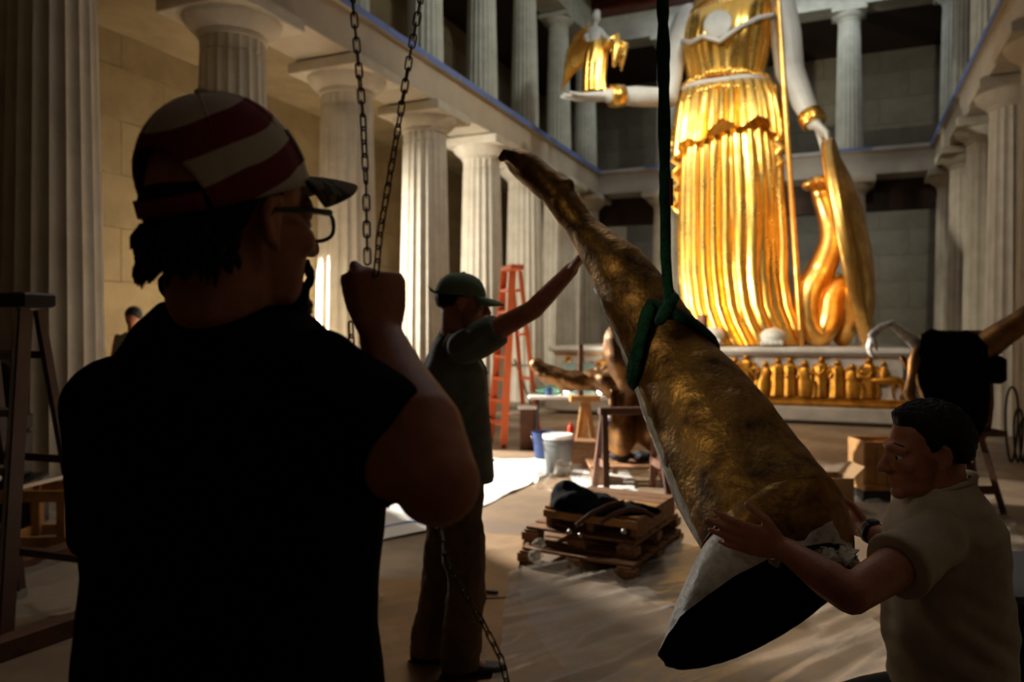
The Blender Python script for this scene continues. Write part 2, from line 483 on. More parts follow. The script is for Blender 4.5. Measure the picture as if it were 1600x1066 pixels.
def flute_col(h, r0, r1, ab, abh, ech, nfl=20, seg=5):
    """shaft with scalloped flutes, neck rings, cushion, square abacus"""
    zt = h-abh-ech
    n = nfl*seg
    def ring(z, r_, dep):
        out = []
        for i in range(n):
            a = 2*PI*i/n
            ph = (i % seg)/seg
            q = 1-dep*math.sin(PI*ph)**.8
            out.append(V((r_*q*math.cos(a), r_*q*math.sin(a), z)))
        return out
    rs = []
    for k in range(9):
        t = k/8
        rr = r0+(r1-r0)*(t**1.25)
        rs.append(ring(t*(zt-.22), rr, .075))
    shaft = MB().rings(rs)
    nk = MB().rings([ring(zt-.22, r1*.985, .05), ring(zt-.20, r1*.94, .05), ring(zt-.185, r1*.985, .075), ring(zt-.03, r1*.99, .075), ring(zt, r1*1.0, 0)])
    pr = [(r1*1.0, zt-.03), (r1*1.045, zt-.025), (r1*1.045, zt-.012), (r1*1.02, zt-.008), (r1*1.07, zt+.006), (r1*1.07, zt+.018), (r1*1.04, zt+.022)]
    q = ab/2*.97
    for k in range(1, 8):
        t = k/7
        pr.append((r1*1.05+(q-r1*1.05)*math.sin(t*PI/2)**.9*(.25+.75*t)**.35, zt+.02+(ech-.02)*t**1.15))
    pr.append((q*.97, zt+ech))
    e = MB().lathe(pr, n=40)
    a = MB().cbox((0, 0, h-abh/2), (ab, ab, abh-.035), .012, Matrix.Translation((0, 0, -.0175))).box((0, 0, h-.0175), (ab*.9, ab*.9, .035))
    return shaft, nk, e, a
def proto_column(name, label, x, y, z, dims, m, group):
    t = thing(name, label, 'column', (x, y, z), 'hall', group)
    sh, nk, e, a = flute_col(*dims)
    for nm, mb, sm in (('shaft', sh, 28), ('necking', nk, 28), ('echinus', e, 50), ('abacus', a, False)):
        me = mb.mesh(nm, (0,0,0), sm); me.materials.append(m)
        part(nm, me, None, t)
    return t
LOW = (Z1, .47, .38, 1.19, .19, .21)
UP = (Z3-Z2, .33, .265, .82, .13, .15)
lowp = proto_column('column', 'huge fluted stone column at the left edge of the picture, behind the dark stepladder', XL, Y0, 0, LOW, M['stone'], 'lower columns of the left row')
def col(src, x, y, z, label, group):
    c = copy_tree(src.o); c.location = (x, y, z); c['label'] = label; c['group'] = group
    return c
names = ['', 'fluted column directly above and behind the striped cap', 'fluted column behind the brim of the striped cap and the hanging chains',
         'fluted column brightly lit on its left edge, behind the raised hand', 'fluted column right behind the sage green cap',
         'fluted column behind the orange stepladder and the upturned gilded toes', 'fluted column behind the outstretched forearm, sixth of the left row',
         'farthest column of the left lower row, in the corner beside the end beam']
for k in range(1, 8):
    col(lowp, XL, Y0+DY*k, 0, names[k], 'lower columns of the left row')
rn = {3: 'nearest column of the right row, a sliver at the right edge of the picture', 4: 'fluted column of the right row behind the hanging black cable loop',
      5: 'third fluted column of the right row, its capital just left of the nearest whole one', 6: 'fourth fluted column of the right row, nearly hidden behind the nearer ones', 7: 'right row corner column, slim pale strip right of the dark end bay'}
for k, l in rn.items(): col(lowp, XR, Y0+DY*k, 0, l, 'lower columns of the right row')
en = ['lower end column left of the statue, behind the green sling', 'lower end column hidden behind the gilded statue', 'lower end column just right of the big shield']
for i, l in enumerate(en): col(lowp, XL+DY*(i+1), YE, 0, l, 'lower columns across the end')
upp = proto_column('upper_column', 'upper gallery column of the left row cut off by the top of the picture, right of the first chain', XL, Y0+DY*2, Z2, UP, M['upper_stone'], 'upper columns of the left row')
un = {3: 'upper gallery column just right of the second hanging chain', 4: 'upper gallery column above the one behind the sage green cap', 5: 'third slim upper gallery column left of the winged figurine',
      6: 'slim upper gallery column just left of the golden wing', 7: 'upper corner column of the left row, behind the golden wing tip'}
for k, l in un.items(): col(upp, XL, Y0+DY*k, Z2, l, 'upper columns of the left row')
ur = {3: 'upper gallery column of the right row above the nearest whole capital, mostly out of frame', 4: 'upper gallery column of the right row in the top right corner', 5: 'middle upper gallery column of the right row', 6: 'upper gallery column of the right row, second from the corner', 7: 'upper corner column of the right row beside the dark upper bay'}
for k, l in ur.items(): col(upp, XR, Y0+DY*k, Z2, l, 'upper columns of the right row')
ue = ['upper end column behind the green sling and the white forearm', 'upper end column hidden behind the statue', 'upper end column right of the pale left arm of the statue, above the shield']
for i, l in enumerate(ue): col(upp, XL+DY*(i+1), YE, Z2, l, 'upper columns across the end')

# ================================================================ PEDESTAL
PX0, PX1, PY0, PY1, PZ = -5.1, 1.0, 14.0, 18.2, 1.3
ped = thing('statue_pedestal', 'long marble pedestal with a gold relief frieze under the gilded statue', 'pedestal', ((PX0+PX1)/2, (PY0+PY1)/2, 0), 'hall')
cx, cy, wx, wy = (PX0+PX1)/2, (PY0+PY1)/2, PX1-PX0, PY1-PY0
part('plinth', MB().cbox((cx, cy, .18), (wx+.3, wy+.3, .24), .02).box((cx, cy, .03), (wx-.1, wy-.1, .06)), M['plinth'], ped)
part('gold_base_moulding', MB().cbox((cx, cy, .345), (wx+.14, wy+.14, .09), .03).cbox((cx, cy, .42), (wx+.06, wy+.06, .07), .02), M['gold_relief'], ped, label='gilded base moulding')
part('dado', MB().box((cx, cy, .8), (wx-.06, wy-.06, .76)), M['marble'], ped)
part('cornice', MB().cbox((cx, cy, 1.185), (wx+.06, wy+.06, .05), .015).cbox((cx, cy, 1.25), (wx+.2, wy+.2, .1), .025), M['marble'], ped)
part('gold_bead', MB().cbox((cx, cy, 1.15), (wx+.0, wy+.0, .03), .01), M['gold_relief'], ped, label='thin gilded moulding under the cornice')
def frieze_fig(kind):
    q = MB()
    if kind == 0:     # standing, robed
        rs = []
        for z, w, d in ((0, .1, .07), (.16, .085, .065), (.3, .09, .07), (.4, .075, .06), (.5, .1, .065), (.55, .06, .05), (.57, .03, .03)):
            rs.append([V((w*math.cos(2*PI*i/20)*(1+.1*math.cos(7*2*PI*i/20)), d*math.sin(2*PI*i/20)*(1+.1*math.cos(7*2*PI*i/20)), z)) for i in range(20)])
        q.rings(rs); q.ell((0, -.01, .615), (.042, .045, .055), nu=10, nv=7)
        q.tube([(.09, -.01, .51), (.14, -.03, .4), (.1, -.06, .33)], [.026, .022, .018], 7)
        q.tube([(-.09, -.01, .51), (-.13, -.02, .38), (-.12, -.04, .26)], [.026, .022, .018], 7)
    elif kind == 1:   # seated
        q.loft([((0, 0, .0), .1, .08, (1,0,0), (0,1,0)), ((0, 0, .22), .11, .09, (1,0,0), (0,1,0)), ((.02, 0, .3), .08, .07, (1,0,0), (0,1,0)), ((.03, 0, .42), .09, .07, (1,0,0), (0,1,0)), ((.03, 0, .46), .04, .04, (1,0,0), (0,1,0))], 14)
        q.loft([((-.1, -.01, 0), .05, .06, (1,0,0), (0,1,0)), ((-.11, -.01, .14), .045, .06, (1,0,0), (0,1,0)), ((-.06, -.01, .25), .08, .06, (1,0,0), (0,1,0))], 12)
        q.ell((.02, -.01, .515), (.045, .045, .055), nu=10, nv=7)
        q.tube([(-.05, -.04, .4), (-.14, -.06, .33), (-.2, -.06, .42)], [.024, .02, .016], 7)
    else:             # horse and rider
        q.tube([(-.15, 0, .3), (0, 0, .32), (.14, 0, .32)], [.07, .08, .075], 10)
        q.tube([(-.15, 0, .34), (-.22, 0, .46), (-.28, 0, .47), (-.33, -.01, .4)], [.055, .045, .04, .026], 9)
        for x, l in ((-.15, -.05), (-.09, .03), (.12, -.02), (.17, .06)): q.tube([(x, -.02, .28), (x+l, -.03, .14), (x+l*.3, -.03, .02)], [.03, .02, .016], 6)
        q.loft([((0, -.02, .36), .05, .05, (1,0,0), (0,1,0)), ((0, -.02, .5), .06, .05, (1,0,0), (0,1,0)), ((0, -.02, .55), .03, .03, (1,0,0), (0,1,0))], 10)
        q.ell((-.01, -.02, .61), (.038, .04, .05), nu=9, nv=6)
        q.tube([(.2, 0, .34), (.27, 0, .24), (.27, 0, .12)], [.025, .02, .012], 6)
    return q
figs = []
for k in range(3):
    me = frieze_fig(k).mesh('frieze_figure', (0,0,0), 45); me.materials.append(M['gold_relief']); figs.append(me)
kinds = [2, 0, 1, 0, 2, 0, 0, 1, 0, 0, 1, 0, 0, 2, 0, 1, 0, 0, 1, 0, 0, 1, 0, 2]
for i, k in enumerate(kinds):
    x = PX0+.28+i*(wx-.56)/(len(kinds)-1)
    x += random.uniform(-.05, .05)
    T = Matrix.Translation(V((x, PY0+.01, .465))-ped.base) @ Matrix.Scale(random.choice((1, -1)), 4, (1, 0, 0)) @ Matrix.Diagonal((random.uniform(1.15, 1.45), 1, random.uniform(.94, 1.1), 1))
    inst('frieze_figure', figs[k], ped.o, T)

# ================================================================ THE GILDED STATUE (its figure faces the near end of the hall)
SX, SY = -2.02, 15.75
SC = 79.5
def S(x, y, dy=0.0):                 # a point of the statue read off its front view
    return V((SX+(x-1140)/SC, SY+dy, EYE+(520-y)/77.8))
st = thing('robed_statue', 'colossal gilded robed statue with pale ivory arms standing on the frieze pedestal', 'statue', (SX, SY, PZ), 'hall')
def robe(rows, nf, amp, n=220, asym=None):
    """rows: (photo y, left x, right x, depth ratio, fold strength)"""
    rs = []
    for y, l, r_, dr, fs in rows:
        c = S((l+r_)/2, y); a = (r_-l)/2/SC; bb = a*dr
        ring = []
        for i in range(n):
            t = 2*PI*i/n
            q = 1+fs*amp*(2*abs(math.sin(nf*t/2+.35*math.sin(3*t)+.15*math.sin(y*.013)))**.75-1.1)
            if asym: q *= asym(t, y, fs)
            ring.append(c+V((a*q*math.cos(t), bb*q*math.sin(t), 0)))
        rs.append(ring)
    return MB().rings(rs)
def knee(t, y, fs):                  # the bent leg pushes the cloth out on the viewer's right
    d = math.atan2(math.sin(t-R(305)), math.cos(t-R(305)))
    k = math.exp(-(d/.42)**2)*math.exp(-((y-345)/95)**2)
    return 1+.22*k
def skirt_fold(rows, nf, amp, n=220):
    rs = []
    for y, l, r_, dr, fs in rows:
        c = S((l+r_)/2, y); a = (r_-l)/2/SC; bb = a*dr
        ring = []
        for i in range(n):
            t = 2*PI*i/n
            d = math.atan2(math.sin(t-R(308)), math.cos(t-R(308)))
            calm = 1-.85*math.exp(-(d/.40)**2)*math.exp(-((y-340)/110)**2)
            ph = nf*t/2+.4*math.sin(3*t+.5)+.10*math.sin(y*.02+t*2)
            q = 1+fs*amp*calm*(2*abs(math.sin(ph))**.6-1.25)
            q *= knee(t, y, fs)
            ring.append(c+V((a*q*math.cos(t), bb*q*math.sin(t), 0)))
        rs.append(ring)
    return MB().rings(rs)
rows = [(538, 1096, 1252, .82, 1.0), (525, 1088, 1246, .8, 1.0), (505, 1078, 1236, .78, 1.0), (480, 1070, 1226, .76, 1.0), (430, 1064, 1218, .75, 1), (380, 1062, 1215, .75, 1), (330, 1062, 1214, .75, 1), (290, 1063, 1214, .75, 1), (250, 1064, 1213, .76, .9), (215, 1068, 1210, .76, .6), (185, 1072, 1206, .74, .3)]
part('robe_skirt', skirt_fold(rows, 27, .085), M['gold'], st, 60)
b = MB()
orow = []
for y, l, r_, dr, fs in [(0, 1050, 1224, .84, 1), (1, 1054, 1220, .83, 1.0), (2, 1059, 1215, .8, .9), (3, 1064, 1208, .76, .6), (4, 1074, 1196, .74, .25)]:
    orow.append((y, l, r_, dr, fs))
rs = []
for lev, l, r_, dr, fs in orow:
    ring = []
    n = 220
    for i in range(n):
        t = 2*PI*i/n
        hem = 222+14*math.sin(2*t+.6)+9*math.sin(9*t)
        y = [hem, hem*.55+178*.45-8, 165, 143, 127][int(lev)]
        c = S((l+r_)/2, y); a = (r_-l)/2/SC
        q = 1+fs*.07*(2*abs(math.sin(15*t+.4*math.sin(4*t)))**.7-1.2)
        ring.append(c+V((a*q*math.cos(t), a*dr*q*math.sin(t), 0)))
    rs.append(ring)
part('robe_overfold', MB().rings(rs), M['gold'], st, 60)
# zigzag hem at the overfold's edge: two hanging swallow tails at the sides
for x0, x1, ya, yb, dy in ((1052, 1068, 205, 330, -.25), (1210, 1222, 200, 300, -.2)):
    b = MB()
    pts = []
    for k in range(15):
        t = k/14
        pts.append(S(x0+(x1-x0)*(.5+.5*math.sin(k*2.3))*(1-.3*t)+2*t, ya+(yb-ya)*t, dy))
    b.tube(pts, [.11-.05*k/14 for k in range(15)], 10)
    part('cascading_fold', b, M['gold'], st, True)
# cloak edge down the right side
part('cloak_edge', MB().tube([S(1208, 150, -.1), S(1216, 300, -.15), S(1222, 380, -.2), S(1223, 440, -.25), S(1229, 480, -.3), S(1243, 522, -.35)], [.1, .12, .11, .1, .09, .08], 12), M['gold'], st, True)
# waist belt and its frill
wc = S(1134, 139); wa, wb = 60/SC, 60/SC*.78
part('waist_belt', MB().tube([wc+V((wa*1.10*math.cos(2*PI*i/48), wb*1.12*math.sin(2*PI*i/48), .10*math.sin(PI*(.5-abs(((i/48+.25) % 1)-.5))*1.0)-.03)) for i in range(48)], .062, 12, closed=True), M['ivory'], st, True, label='pale twisted belt')
b = MB()
for i in range(64):
    t = 2*PI*i/64
    for q, dz in ((1.17, -.14), (1.10, .17)):
        p = wc+V((wa*q*math.cos(t), wb*q*math.sin(t), dz-.12*abs(math.cos(t))+random.uniform(-.02, .02)))
        b.ell(p, (.075, .075, .06+.02*random.random()), nu=8, nv=5)
part('gold_frill', b, M['gold'], st, True, kind='stuff')
# bodice
rows = [(132, 1078, 1192, .76, .2), (112, 1074, 1196, .76, .3), (90, 1070, 1200, .8, .5), (68, 1067, 1206, .86, .4), (48, 1068, 1210, .86, .2), (25, 1074, 1212, .8, .1), (8, 1084, 1206, .7, .1), (-6, 1105, 1184, .6, 0), (-14, 1122, 1166, .6, 0)]
def bust(t, y, fs):
    q = 1
    for a0 in (R(248), R(292)):
        d = math.atan2(math.sin(t-a0), math.cos(t-a0))
        q += .13*math.exp(-(d/.26)**2)*math.exp(-((y-76)/24)**2)
    return q
part('bodice', robe(rows, 22, .06, asym=bust), M['gold'], st, 60)
b = MB()
for j, (y, a, dr, yo) in enumerate(((40, 60, .92, 0), (30, 62, .88, 0), (18, 61, .84, 0), (6, 56, .78, 0), (62, 52, .98, -.02))):
    n = 34
    for i in range(n):
        t = PI+PI*(i+.5*(j % 2))/n
        c = S(1140, y+10*math.sin(t)*-1*0)
        p = c+V((a/SC*math.cos(t), a/SC*dr*math.sin(t)*.93, .10*math.cos(2*t)*-1))
        b.ell(p, (.07, .05, .085), nu=8, nv=5)
part('scale_collar', b, M['gold2'], st, True, kind='stuff')
bc = S(1132, 62, -.86)
part('round_boss', MB().lathe([(.0, -.12), (.16, -.11), (.25, -.06), (.27, 0), (.24, .02)], T=Matrix.Translation(bc) @ Matrix.Rotation(-PI/2, 4, 'X') @ Matrix.Scale(-1, 4, (0, 0, 1)), n=28), M['ivory'], st, True, label='plain pale round boss')
# pale edging of the breast cape
part('cape_edging', MB().tube([S(1070, 62, -.3), S(1090, 78, -.66), S(1110, 76, -.84), S(1135, 88, -.86), S(1165, 70, -.84), S(1190, 56, -.66), S(1208, 44, -.3)], [.05]*7, 8), M['ivory'], st, True, label='pale scalloped edging')
# feet under the hem
for x, y in ((1124, 524), (1212, 526)):
    b = MB().ell(S(x, y, -.85), (.24, .36, .17))
    for k in range(5): b.ell(S(x-13+k*6.5, y+9, -1.16+abs(k-1.5)*.02), (.05, .09, .05), nu=8, nv=6)
    part('foot', voxel(b, .02, 3), M['ivory'], st, True, label='pale bare foot')
def hand(mb, w, d, n, side, curls, thumb=(.6, .35), size=1.0, spread=0.06):
    d = V(d).normalized(); n = V(n); n = (n-d*n.dot(d)).normalized()
    th = d.cross(n)*side            # towards the thumb
    w = V(w); s_ = size
    mb.loft([(w-d*.03*s_, .026*s_, .02*s_, th, n), (w+d*.01*s_, .029*s_, .019*s_, th, n), (w+d*.05*s_, .039*s_, .0165*s_, th, n), (w+d*.088*s_, .041*s_, .0135*s_, th, n), (w+d*.1*s_, .036*s_, .010*s_, th, n)], 20, 2.4)
    fing = [(.029, .092, (.042, .026, .02), .0092), (.0095, .097, (.046, .029, .021), .0096), (-.011, .093, (.042, .027, .02), .0091), (-.030, .083, (.034, .021, .018), .008)]
    for k, (lat, dist, ph, rad) in enumerate(fing):
        p = w+d*(dist-.022)*s_+th*lat*s_; path = [p.copy()]
        p = w+d*dist*s_+th*lat*s_; path.append(p.copy())
        a = 0
        fd = (d+th*spread*(1.5-k)).normalized()
        for L, c in zip(ph, curls[k]):
            a += c
            p = p+(fd*math.cos(a)+n*math.sin(a))*L*s_
            path.append(p.copy())
        mb.tube(path, [rad*1.08*s_, rad*1.08*s_, rad*s_, rad*.92*s_, rad*.8*s_], 10)
        mb.ell(path[2], rad*1.06*s_, nu=10, nv=7)
    t0 = w+d*.022*s_+th*.024*s_
    out, fold = thumb
    td = (th*out+d*.75+n*fold).normalized()
    t1 = t0+td*.044*s_
    td2 = (th*out*.55+d+n*(fold+.12)).normalized()
    t2 = t1+td2*.033*s_
    t3 = t2+(td2+n*.12).normalized()*.026*s_
    mb.tube([t0, t1, t2, t3], [.0145*s_, .0125*s_, .0108*s_, .009*s_], 10)
OPEN = [(.12, .1, .06)]*4
# right arm: out to the left, palm up under the figurine
ra = [S(1078, 22, -.05), S(1052, 85, -.15), S(1048, 150, -.35), S(1005, 154, -.85), S(972, 157, -1.2)]
b = MB().tube(ra, [.30, .27, .235, .2, .15], 16)
hand(b, ra[-1], (-1, -.30, -.02), (.02, 0, 1), 1, [(.1, .12, .1), (.05, .1, .1), (.05, .1, .1), (.08, .1, .1)], (.8, .3), 5.0)
part('right_arm', voxel(b, .022, 4), M['ivory'], st, True, label='pale right arm held out, palm up')
bp_ = (ra[3]*.25+ra[4]*.75); dv = (ra[4]-ra[3]).normalized()
T = Matrix.Translation(bp_) @ dv.to_track_quat('Z', 'Y').to_matrix().to_4x4()
part('bracelet', MB().lathe([(.17, -.14), (.22, -.13), (.2, -.07), (.225, -.04), (.225, .04), (.2, .07), (.22, .13), (.16, .14)], T=T, n=28), M['gold'], st, True, label='gold bracelet')
# left arm: down to the rim of the shield
la = [S(1216, 10, 0), S(1226, 70, -.05), S(1232, 128, -.12), S(1252, 180, -.3), S(1266, 212, -.42)]
b = MB().tube(la, [.28, .29, .27, .22, .16], 16)
hand(b, la[-1], (.45, -.15, -.55), (-.45, -.1, -.8), 1, [(.5, .5, .3), (.5, .55, .3), (.5, .5, .3), (.45, .45, .3)], (.9, .4), 4.6)
part('left_arm', voxel(b, .022, 4), M['ivory'], st, True, label='pale left arm reaching down to the shield')
bp_ = la[3]*.15+la[4]*.85; dv = (la[4]-la[3]).normalized()
T = Matrix.Translation(bp_) @ dv.to_track_quat('Z', 'Y').to_matrix().to_4x4()
part('bracelet', MB().lathe([(.18, -.13), (.235, -.12), (.21, -.06), (.24, -.03), (.24, .03), (.21, .06), (.235, .12), (.17, .13)], T=T, n=28), M['gold'], st, True, label='gold bracelet')
# neck and head, above the frame
b = MB().tube([S(1144, 0, 0), S(1144, -45, -.05)], [.28, .25], 16)
b.ell(S(1144, -82, -.1), (.36, .42, .52)); b.ell(S(1144, -66, -.44), (.09, .12, .2)); b.ell(S(1144, -52, -.25), (.25, .25, .25))
part('head', voxel(b, .03, 3), M['ivory'], st, True, label='pale head and neck')
part('helmet', MB().lathe([(.5, 0), (.52, .1), (.46, .3), (.3, .5), (.1, .6), (.02, .61)], c=S(1144, -92, -.02), n=32), M['gold'], st, True)

# spear, shield, serpent, winged figurine: things of their own
sp = thing('spear', 'tall gilded spear leaning between the statue and the serpent', 'spear', S(1250, 538, -.5), 'hall')
part('shaft', MB().tube([S(1250, 536, -.5), S(1231, 250, -.42), S(1212, -30, -.35), S(1208, -90, -.33)], [.055, .055, .05, .05], 12), M['gold2'], sp, True)
part('spear_head', MB().tube([S(1208, -92, -.33), S(1207, -105, -.33), S(1204, -140, -.33)], [.06, .12, .02], 12, flat=.4), M['gold'], sp, True)
shc = (S(1288, 238, -.3)+S(1342, 536, -.55))/2
shu = (S(1288, 238, -.3)-S(1342, 536, -.55)).normalized()
shn = V((.99, -.11, 0)); shn = (shn-shu*shn.dot(shu)).normalized()
RS = (S(1288, 238, -.3)-S(1342, 536, -.55)).length/2
T = Matrix.Identity(4)
sx = shu.cross(shn)
for i in range(3): T[i][0], T[i][1], T[i][2], T[i][3] = sx[i], shu[i], shn[i], shc[i]
T = T @ Matrix.Diagonal((.62, 1, 1, 1))
sd = thing('round_shield', 'large gilded shield seen nearly edge on, under the pale left hand of the statue', 'shield', S(1342, 538, -.5), 'hall')
pr = [(.02, .34), (RS*.3, .32), (RS*.6, .24), (RS*.82, .12), (RS*.88, .04), (RS*.88, -.06), (RS*.6, .08), (RS*.3, .17), (.02, .2)]
part('bowl', MB().lathe(pr, T=T, n=56), M['gold2'], sd, True)
part('rim', MB().lathe([(RS*.87, -.1), (RS*.98, -.12), (RS, -.06), (RS, .06), (RS*.98, .1), (RS*.87, .08)], T=T, n=56), M['gold2'], sd, True)
part('foot_block', MB().cbox(S(1340, 534, -.62), (.2, .2, .2), .02), M['gold'], sd)
sn = thing('serpent', 'gilded serpent rearing up in coils between the spear and the shield', 'sculpture', S(1285, 538, -.1), 'hall')
raw = [(1306, 528, .25, .17), (1316, 500, .2, .22), (1312, 468, .15, .25), (1299, 450, .1, .26), (1288, 470, -.05, .26), (1284, 505, -.15, .26), (1272, 524, -.25, .24), (1260, 508, -.3, .24), (1257, 475, -.3, .25), (1262, 452, -.25, .26),
       (1274, 430, -.15, .26), (1284, 408, -.15, .25), (1291, 382, -.2, .225), (1287, 350, -.2, .2), (1279, 325, -.25, .18), (1275, 312, -.32, .17)]
pts = []; rad = []
for i in range(len(raw)-1):
    for k in range(4):
        t = k/4
        q = [raw[max(i-1, 0)], raw[i], raw[i+1], raw[min(i+2, len(raw)-1)]]
        c = [.5*(2*q[1][j]+(q[2][j]-q[0][j])*t+(2*q[0][j]-5*q[1][j]+4*q[2][j]-q[3][j])*t*t+(3*q[1][j]-q[0][j]-3*q[2][j]+q[3][j])*t**3) for j in range(4)]
        pts.append(S(c[0], c[1], c[2]+.1)); rad.append(c[3])
pts.append(S(1275, 312, -.22)); rad.append(.17)
sb = MB().tube(pts, rad, 16)
part('body', sb, M['gold2'], sn, True)
part('head', voxel(MB().ell(S(1274, 303, -.42), (.24, .34, .15)).ell(S(1262, 308, -.6), (.15, .24, .09)).ell(S(1290, 302, -.3), (.18, .2, .14)), .02, 4), M['gold2'], sn, True)
# great upright folds of its lowest coil
fg_ = thing('winged_figurine', 'gilded winged figurine standing on the outstretched pale palm', 'figurine', S(948, 146, -1.28), 'hall')
def Fp(x, y, dy=0): return S(x, y, -1.28+dy)
rs = []
for y, l, r_, fs in ((149, 930, 966, 1), (130, 931, 964, 1), (110, 932, 966, 1), (92, 934, 968, .8), (80, 938, 964, .5), (70, 942, 960, .3)):
    c = Fp((l+r_)/2, y); a = (r_-l)/2/SC
    rs.append([c+V((a*math.cos(2*PI*i/84)*(1+.16*fs*math.sin(6*2*PI*i/84*1.0)), a*.75*math.sin(2*PI*i/84)*(1+.16*fs*math.sin(7*2*PI*i/84)), 0)) for i in range(84)])
part('robe', MB().rings(rs), M['gold'], fg_, 60)
b = MB().loft([(Fp(950, 74), .12, .1, (1,0,0), (0,1,0)), (Fp(949, 62), .15, .11, (1,0,0), (0,1,0)), (Fp(948, 54), .16, .09, (1,0,0), (0,1,0)), (Fp(949, 49), .05, .05, (1,0,0), (0,1,0))], 16)
b.tube([Fp(949, 52), Fp(950, 44)], .055, 10); b.ell(Fp(951, 36), (.09, .11, .12)); b.ell(Fp(952, 28, .02), (.07, .08, .06))
b.tube([Fp(940, 57), Fp(936, 68, -.1), Fp(944, 77, -.25)], [.055, .045, .035], 9)
b.tube([Fp(958, 57), Fp(968, 70, -.05), Fp(978, 78, -.2)], [.055, .045, .035], 9)
part('upper_body', voxel(b, .014, 2), M['ivory'], fg_, True, label='pale head, arms and chest')
def wing(top, mid, tip, nfeat, w0, dy):
    q = MB()
    for k in range(nfeat):
        t = k/(nfeat-1)
        a = Fp(top[0]-(1-t)*4, top[1]+t*14, dy+.02*k)
        m_ = Fp(mid[0]+(t-.5)*w0, mid[1]+t*14, dy+.03*k)
        e = Fp(tip[0]+t*(w0*.8), tip[1]-t*30, dy+.02*k)
        q.tube([a, a*.5+m_*.5+V((-.05, 0, .04)), m_, m_*.4+e*.6, e], [.06, .085, .085, .07, .03], 8, flat=.5)
    return q
part('wing', wing((936, 42), (912, 76), (890, 134), 7, 22, .2), M['gold'], fg_, True)
part('wing', wing((962, 60), (985, 74), (984, 112), 5, -16, .35), M['gold'], fg_, True)
part('swag', MB().tube([Fp(964, 82), Fp(978, 80, -.1), Fp(986, 72, -.1), Fp(987, 92, -.1), Fp(982, 116, -.1)], [.1, .1, .08, .09, .04], 10), M['gold'], fg_, True)
# ================================================================ THE GILDED LEG hanging in the sling (camera-aligned coordinates)
def between(tab, s):
    for i in range(len(tab)-1):
        if s <= tab[i+1][0]:
            t = (s-tab[i][0])/(tab[i+1][0]-tab[i][0]); t = t*t*(3-2*t) if False else t
            return [a+(b_-a)*t for a, b_ in zip(tab[i], tab[i+1])]
    return list(tab[-1])
# station, left edge, right edge of the outline, distance
LEG = [(-.24, 790, 254, 801, 236, 2.97), (-.21, 797, 268, 815, 235, 2.965), (-.14, 815, 284, 836, 243, 2.95), (-.07, 833, 301, 861, 264, 2.93), (0.00, 850, 317, 886, 284, 2.90), (0.05, 864, 336, 902, 304, 2.87), (0.13, 890, 368, 926, 338, 2.83), (0.22, 911, 412, 963, 367, 2.77), (0.30, 930, 447, 1009, 400, 2.71),
       (0.37, 947, 487, 1043, 448, 2.65), (0.45, 970, 535, 1084, 504, 2.58), (0.53, 990, 588, 1120, 560, 2.51), (0.60, 1006, 635, 1164, 608, 2.44), (0.70, 1030, 692, 1214, 668, 2.34),
       (0.80, 1056, 757, 1262, 738, 2.24), (0.89, 1082, 806, 1301, 792, 2.15), (0.95, 1096, 830, 1322, 815, 2.11)]
def leg_ring(s, n=48, grow=0.0):
    _, x0, y0, x1, y1, d = between(LEG, s)
    _, xa, ya, xb, yb, da = between(LEG, max(s-.04, -.24)); _, xc, yc, xd, yd, dc = between(LEG, min(s+.04, .95))
    p0, p1 = P(x0, y0, d), P(x1, y1, d)
    c = (p0+p1)/2
    ax = (P((xc+xd)/2, (yc+yd)/2, dc)-P((xa+xb)/2, (ya+yb)/2, da)).normalized()
    lat = (p1-p0); a = lat.length/2+grow; lat.normalize()
    lat = (lat-ax*lat.dot(ax)).normalized()
    nrm = ax.cross(lat).normalized()
    if nrm.y > 0: nrm = -nrm          # nrm points to the viewer
    bb = a*(.92 if s > .3 else 1.0 if s > .05 else 1.0+.75*min(1, (.05-s)/.2))
    ring = []
    for i in range(n):
        t = 2*PI*i/n
        q = 1.0
        q += .05*math.cos(2*t-1.2)*(1 if s > .35 else .4)
        ring.append(c+lat*(a*q*math.cos(t))+nrm*(bb*q*math.sin(t)))
    return ring, c, ax, lat, nrm, a, bb
lg = thing('sculpture_casting', 'giant gilded sculpture leg hanging upside down in the green sling, toes up', 'sculpture', P(1190, 1030, 2.1))
mb = MB()
rs = []
for k in range(44):
    s = -.24+1.19*k/43
    rs.append(leg_ring(s)[0])
outer = MB().rings(rs)
# heel, ankle bones, toes running on up to the left
ft = MB()
ft.ell(P(884, 293, 2.89), (.036, .05, .036)); ft.ell(P(868, 312, 2.83), (.018, .02, .022))
for k in range(5):
    dd = 2.885+.034*k; q = 1-.10*k if k else 1.1
    ft.tube([P(812, 256, dd), P(799+k*1.2, 244, dd), P(789+k*1.8, 241+k*.5, dd), P(784+k*2.4, 247+k*.5, dd)], [.026*q, .023*q, .0215*q, .017*q], 10)
body = voxel(MB().add(outer).add(ft), .011, 3)
def lump(p, n): return .006*noise.noise(p*6)+.0025*noise.noise(p*22)
wrinkle(body, lump)
part('gilded_skin', body, M['old_gold'], lg, True)
# white plaster seam along the left edge
seam = MB()
rs = []
for k in range(30):
    s = .30+.62*k/29
    ring, c, ax, lat, nrm, a, bb = leg_ring(s)
    q = 1.05*1
    e = c-lat*a*1.00-nrm*bb*.12
    w = .010+.022*max(0, math.sin(PI*max(0, (s-.5))/.45))
    j = 1+.5*noise.noise(V((k*.9, 3, 3)))
    rs.append([e-lat*.002+nrm*w*1.3*j, e-lat*.010*j, e-lat*.002-nrm*w*1.5, e+lat*.03])
part('plaster_seam', MB().rings(rs), M['plaster'], lg, True, label='pale grey plaster seam')
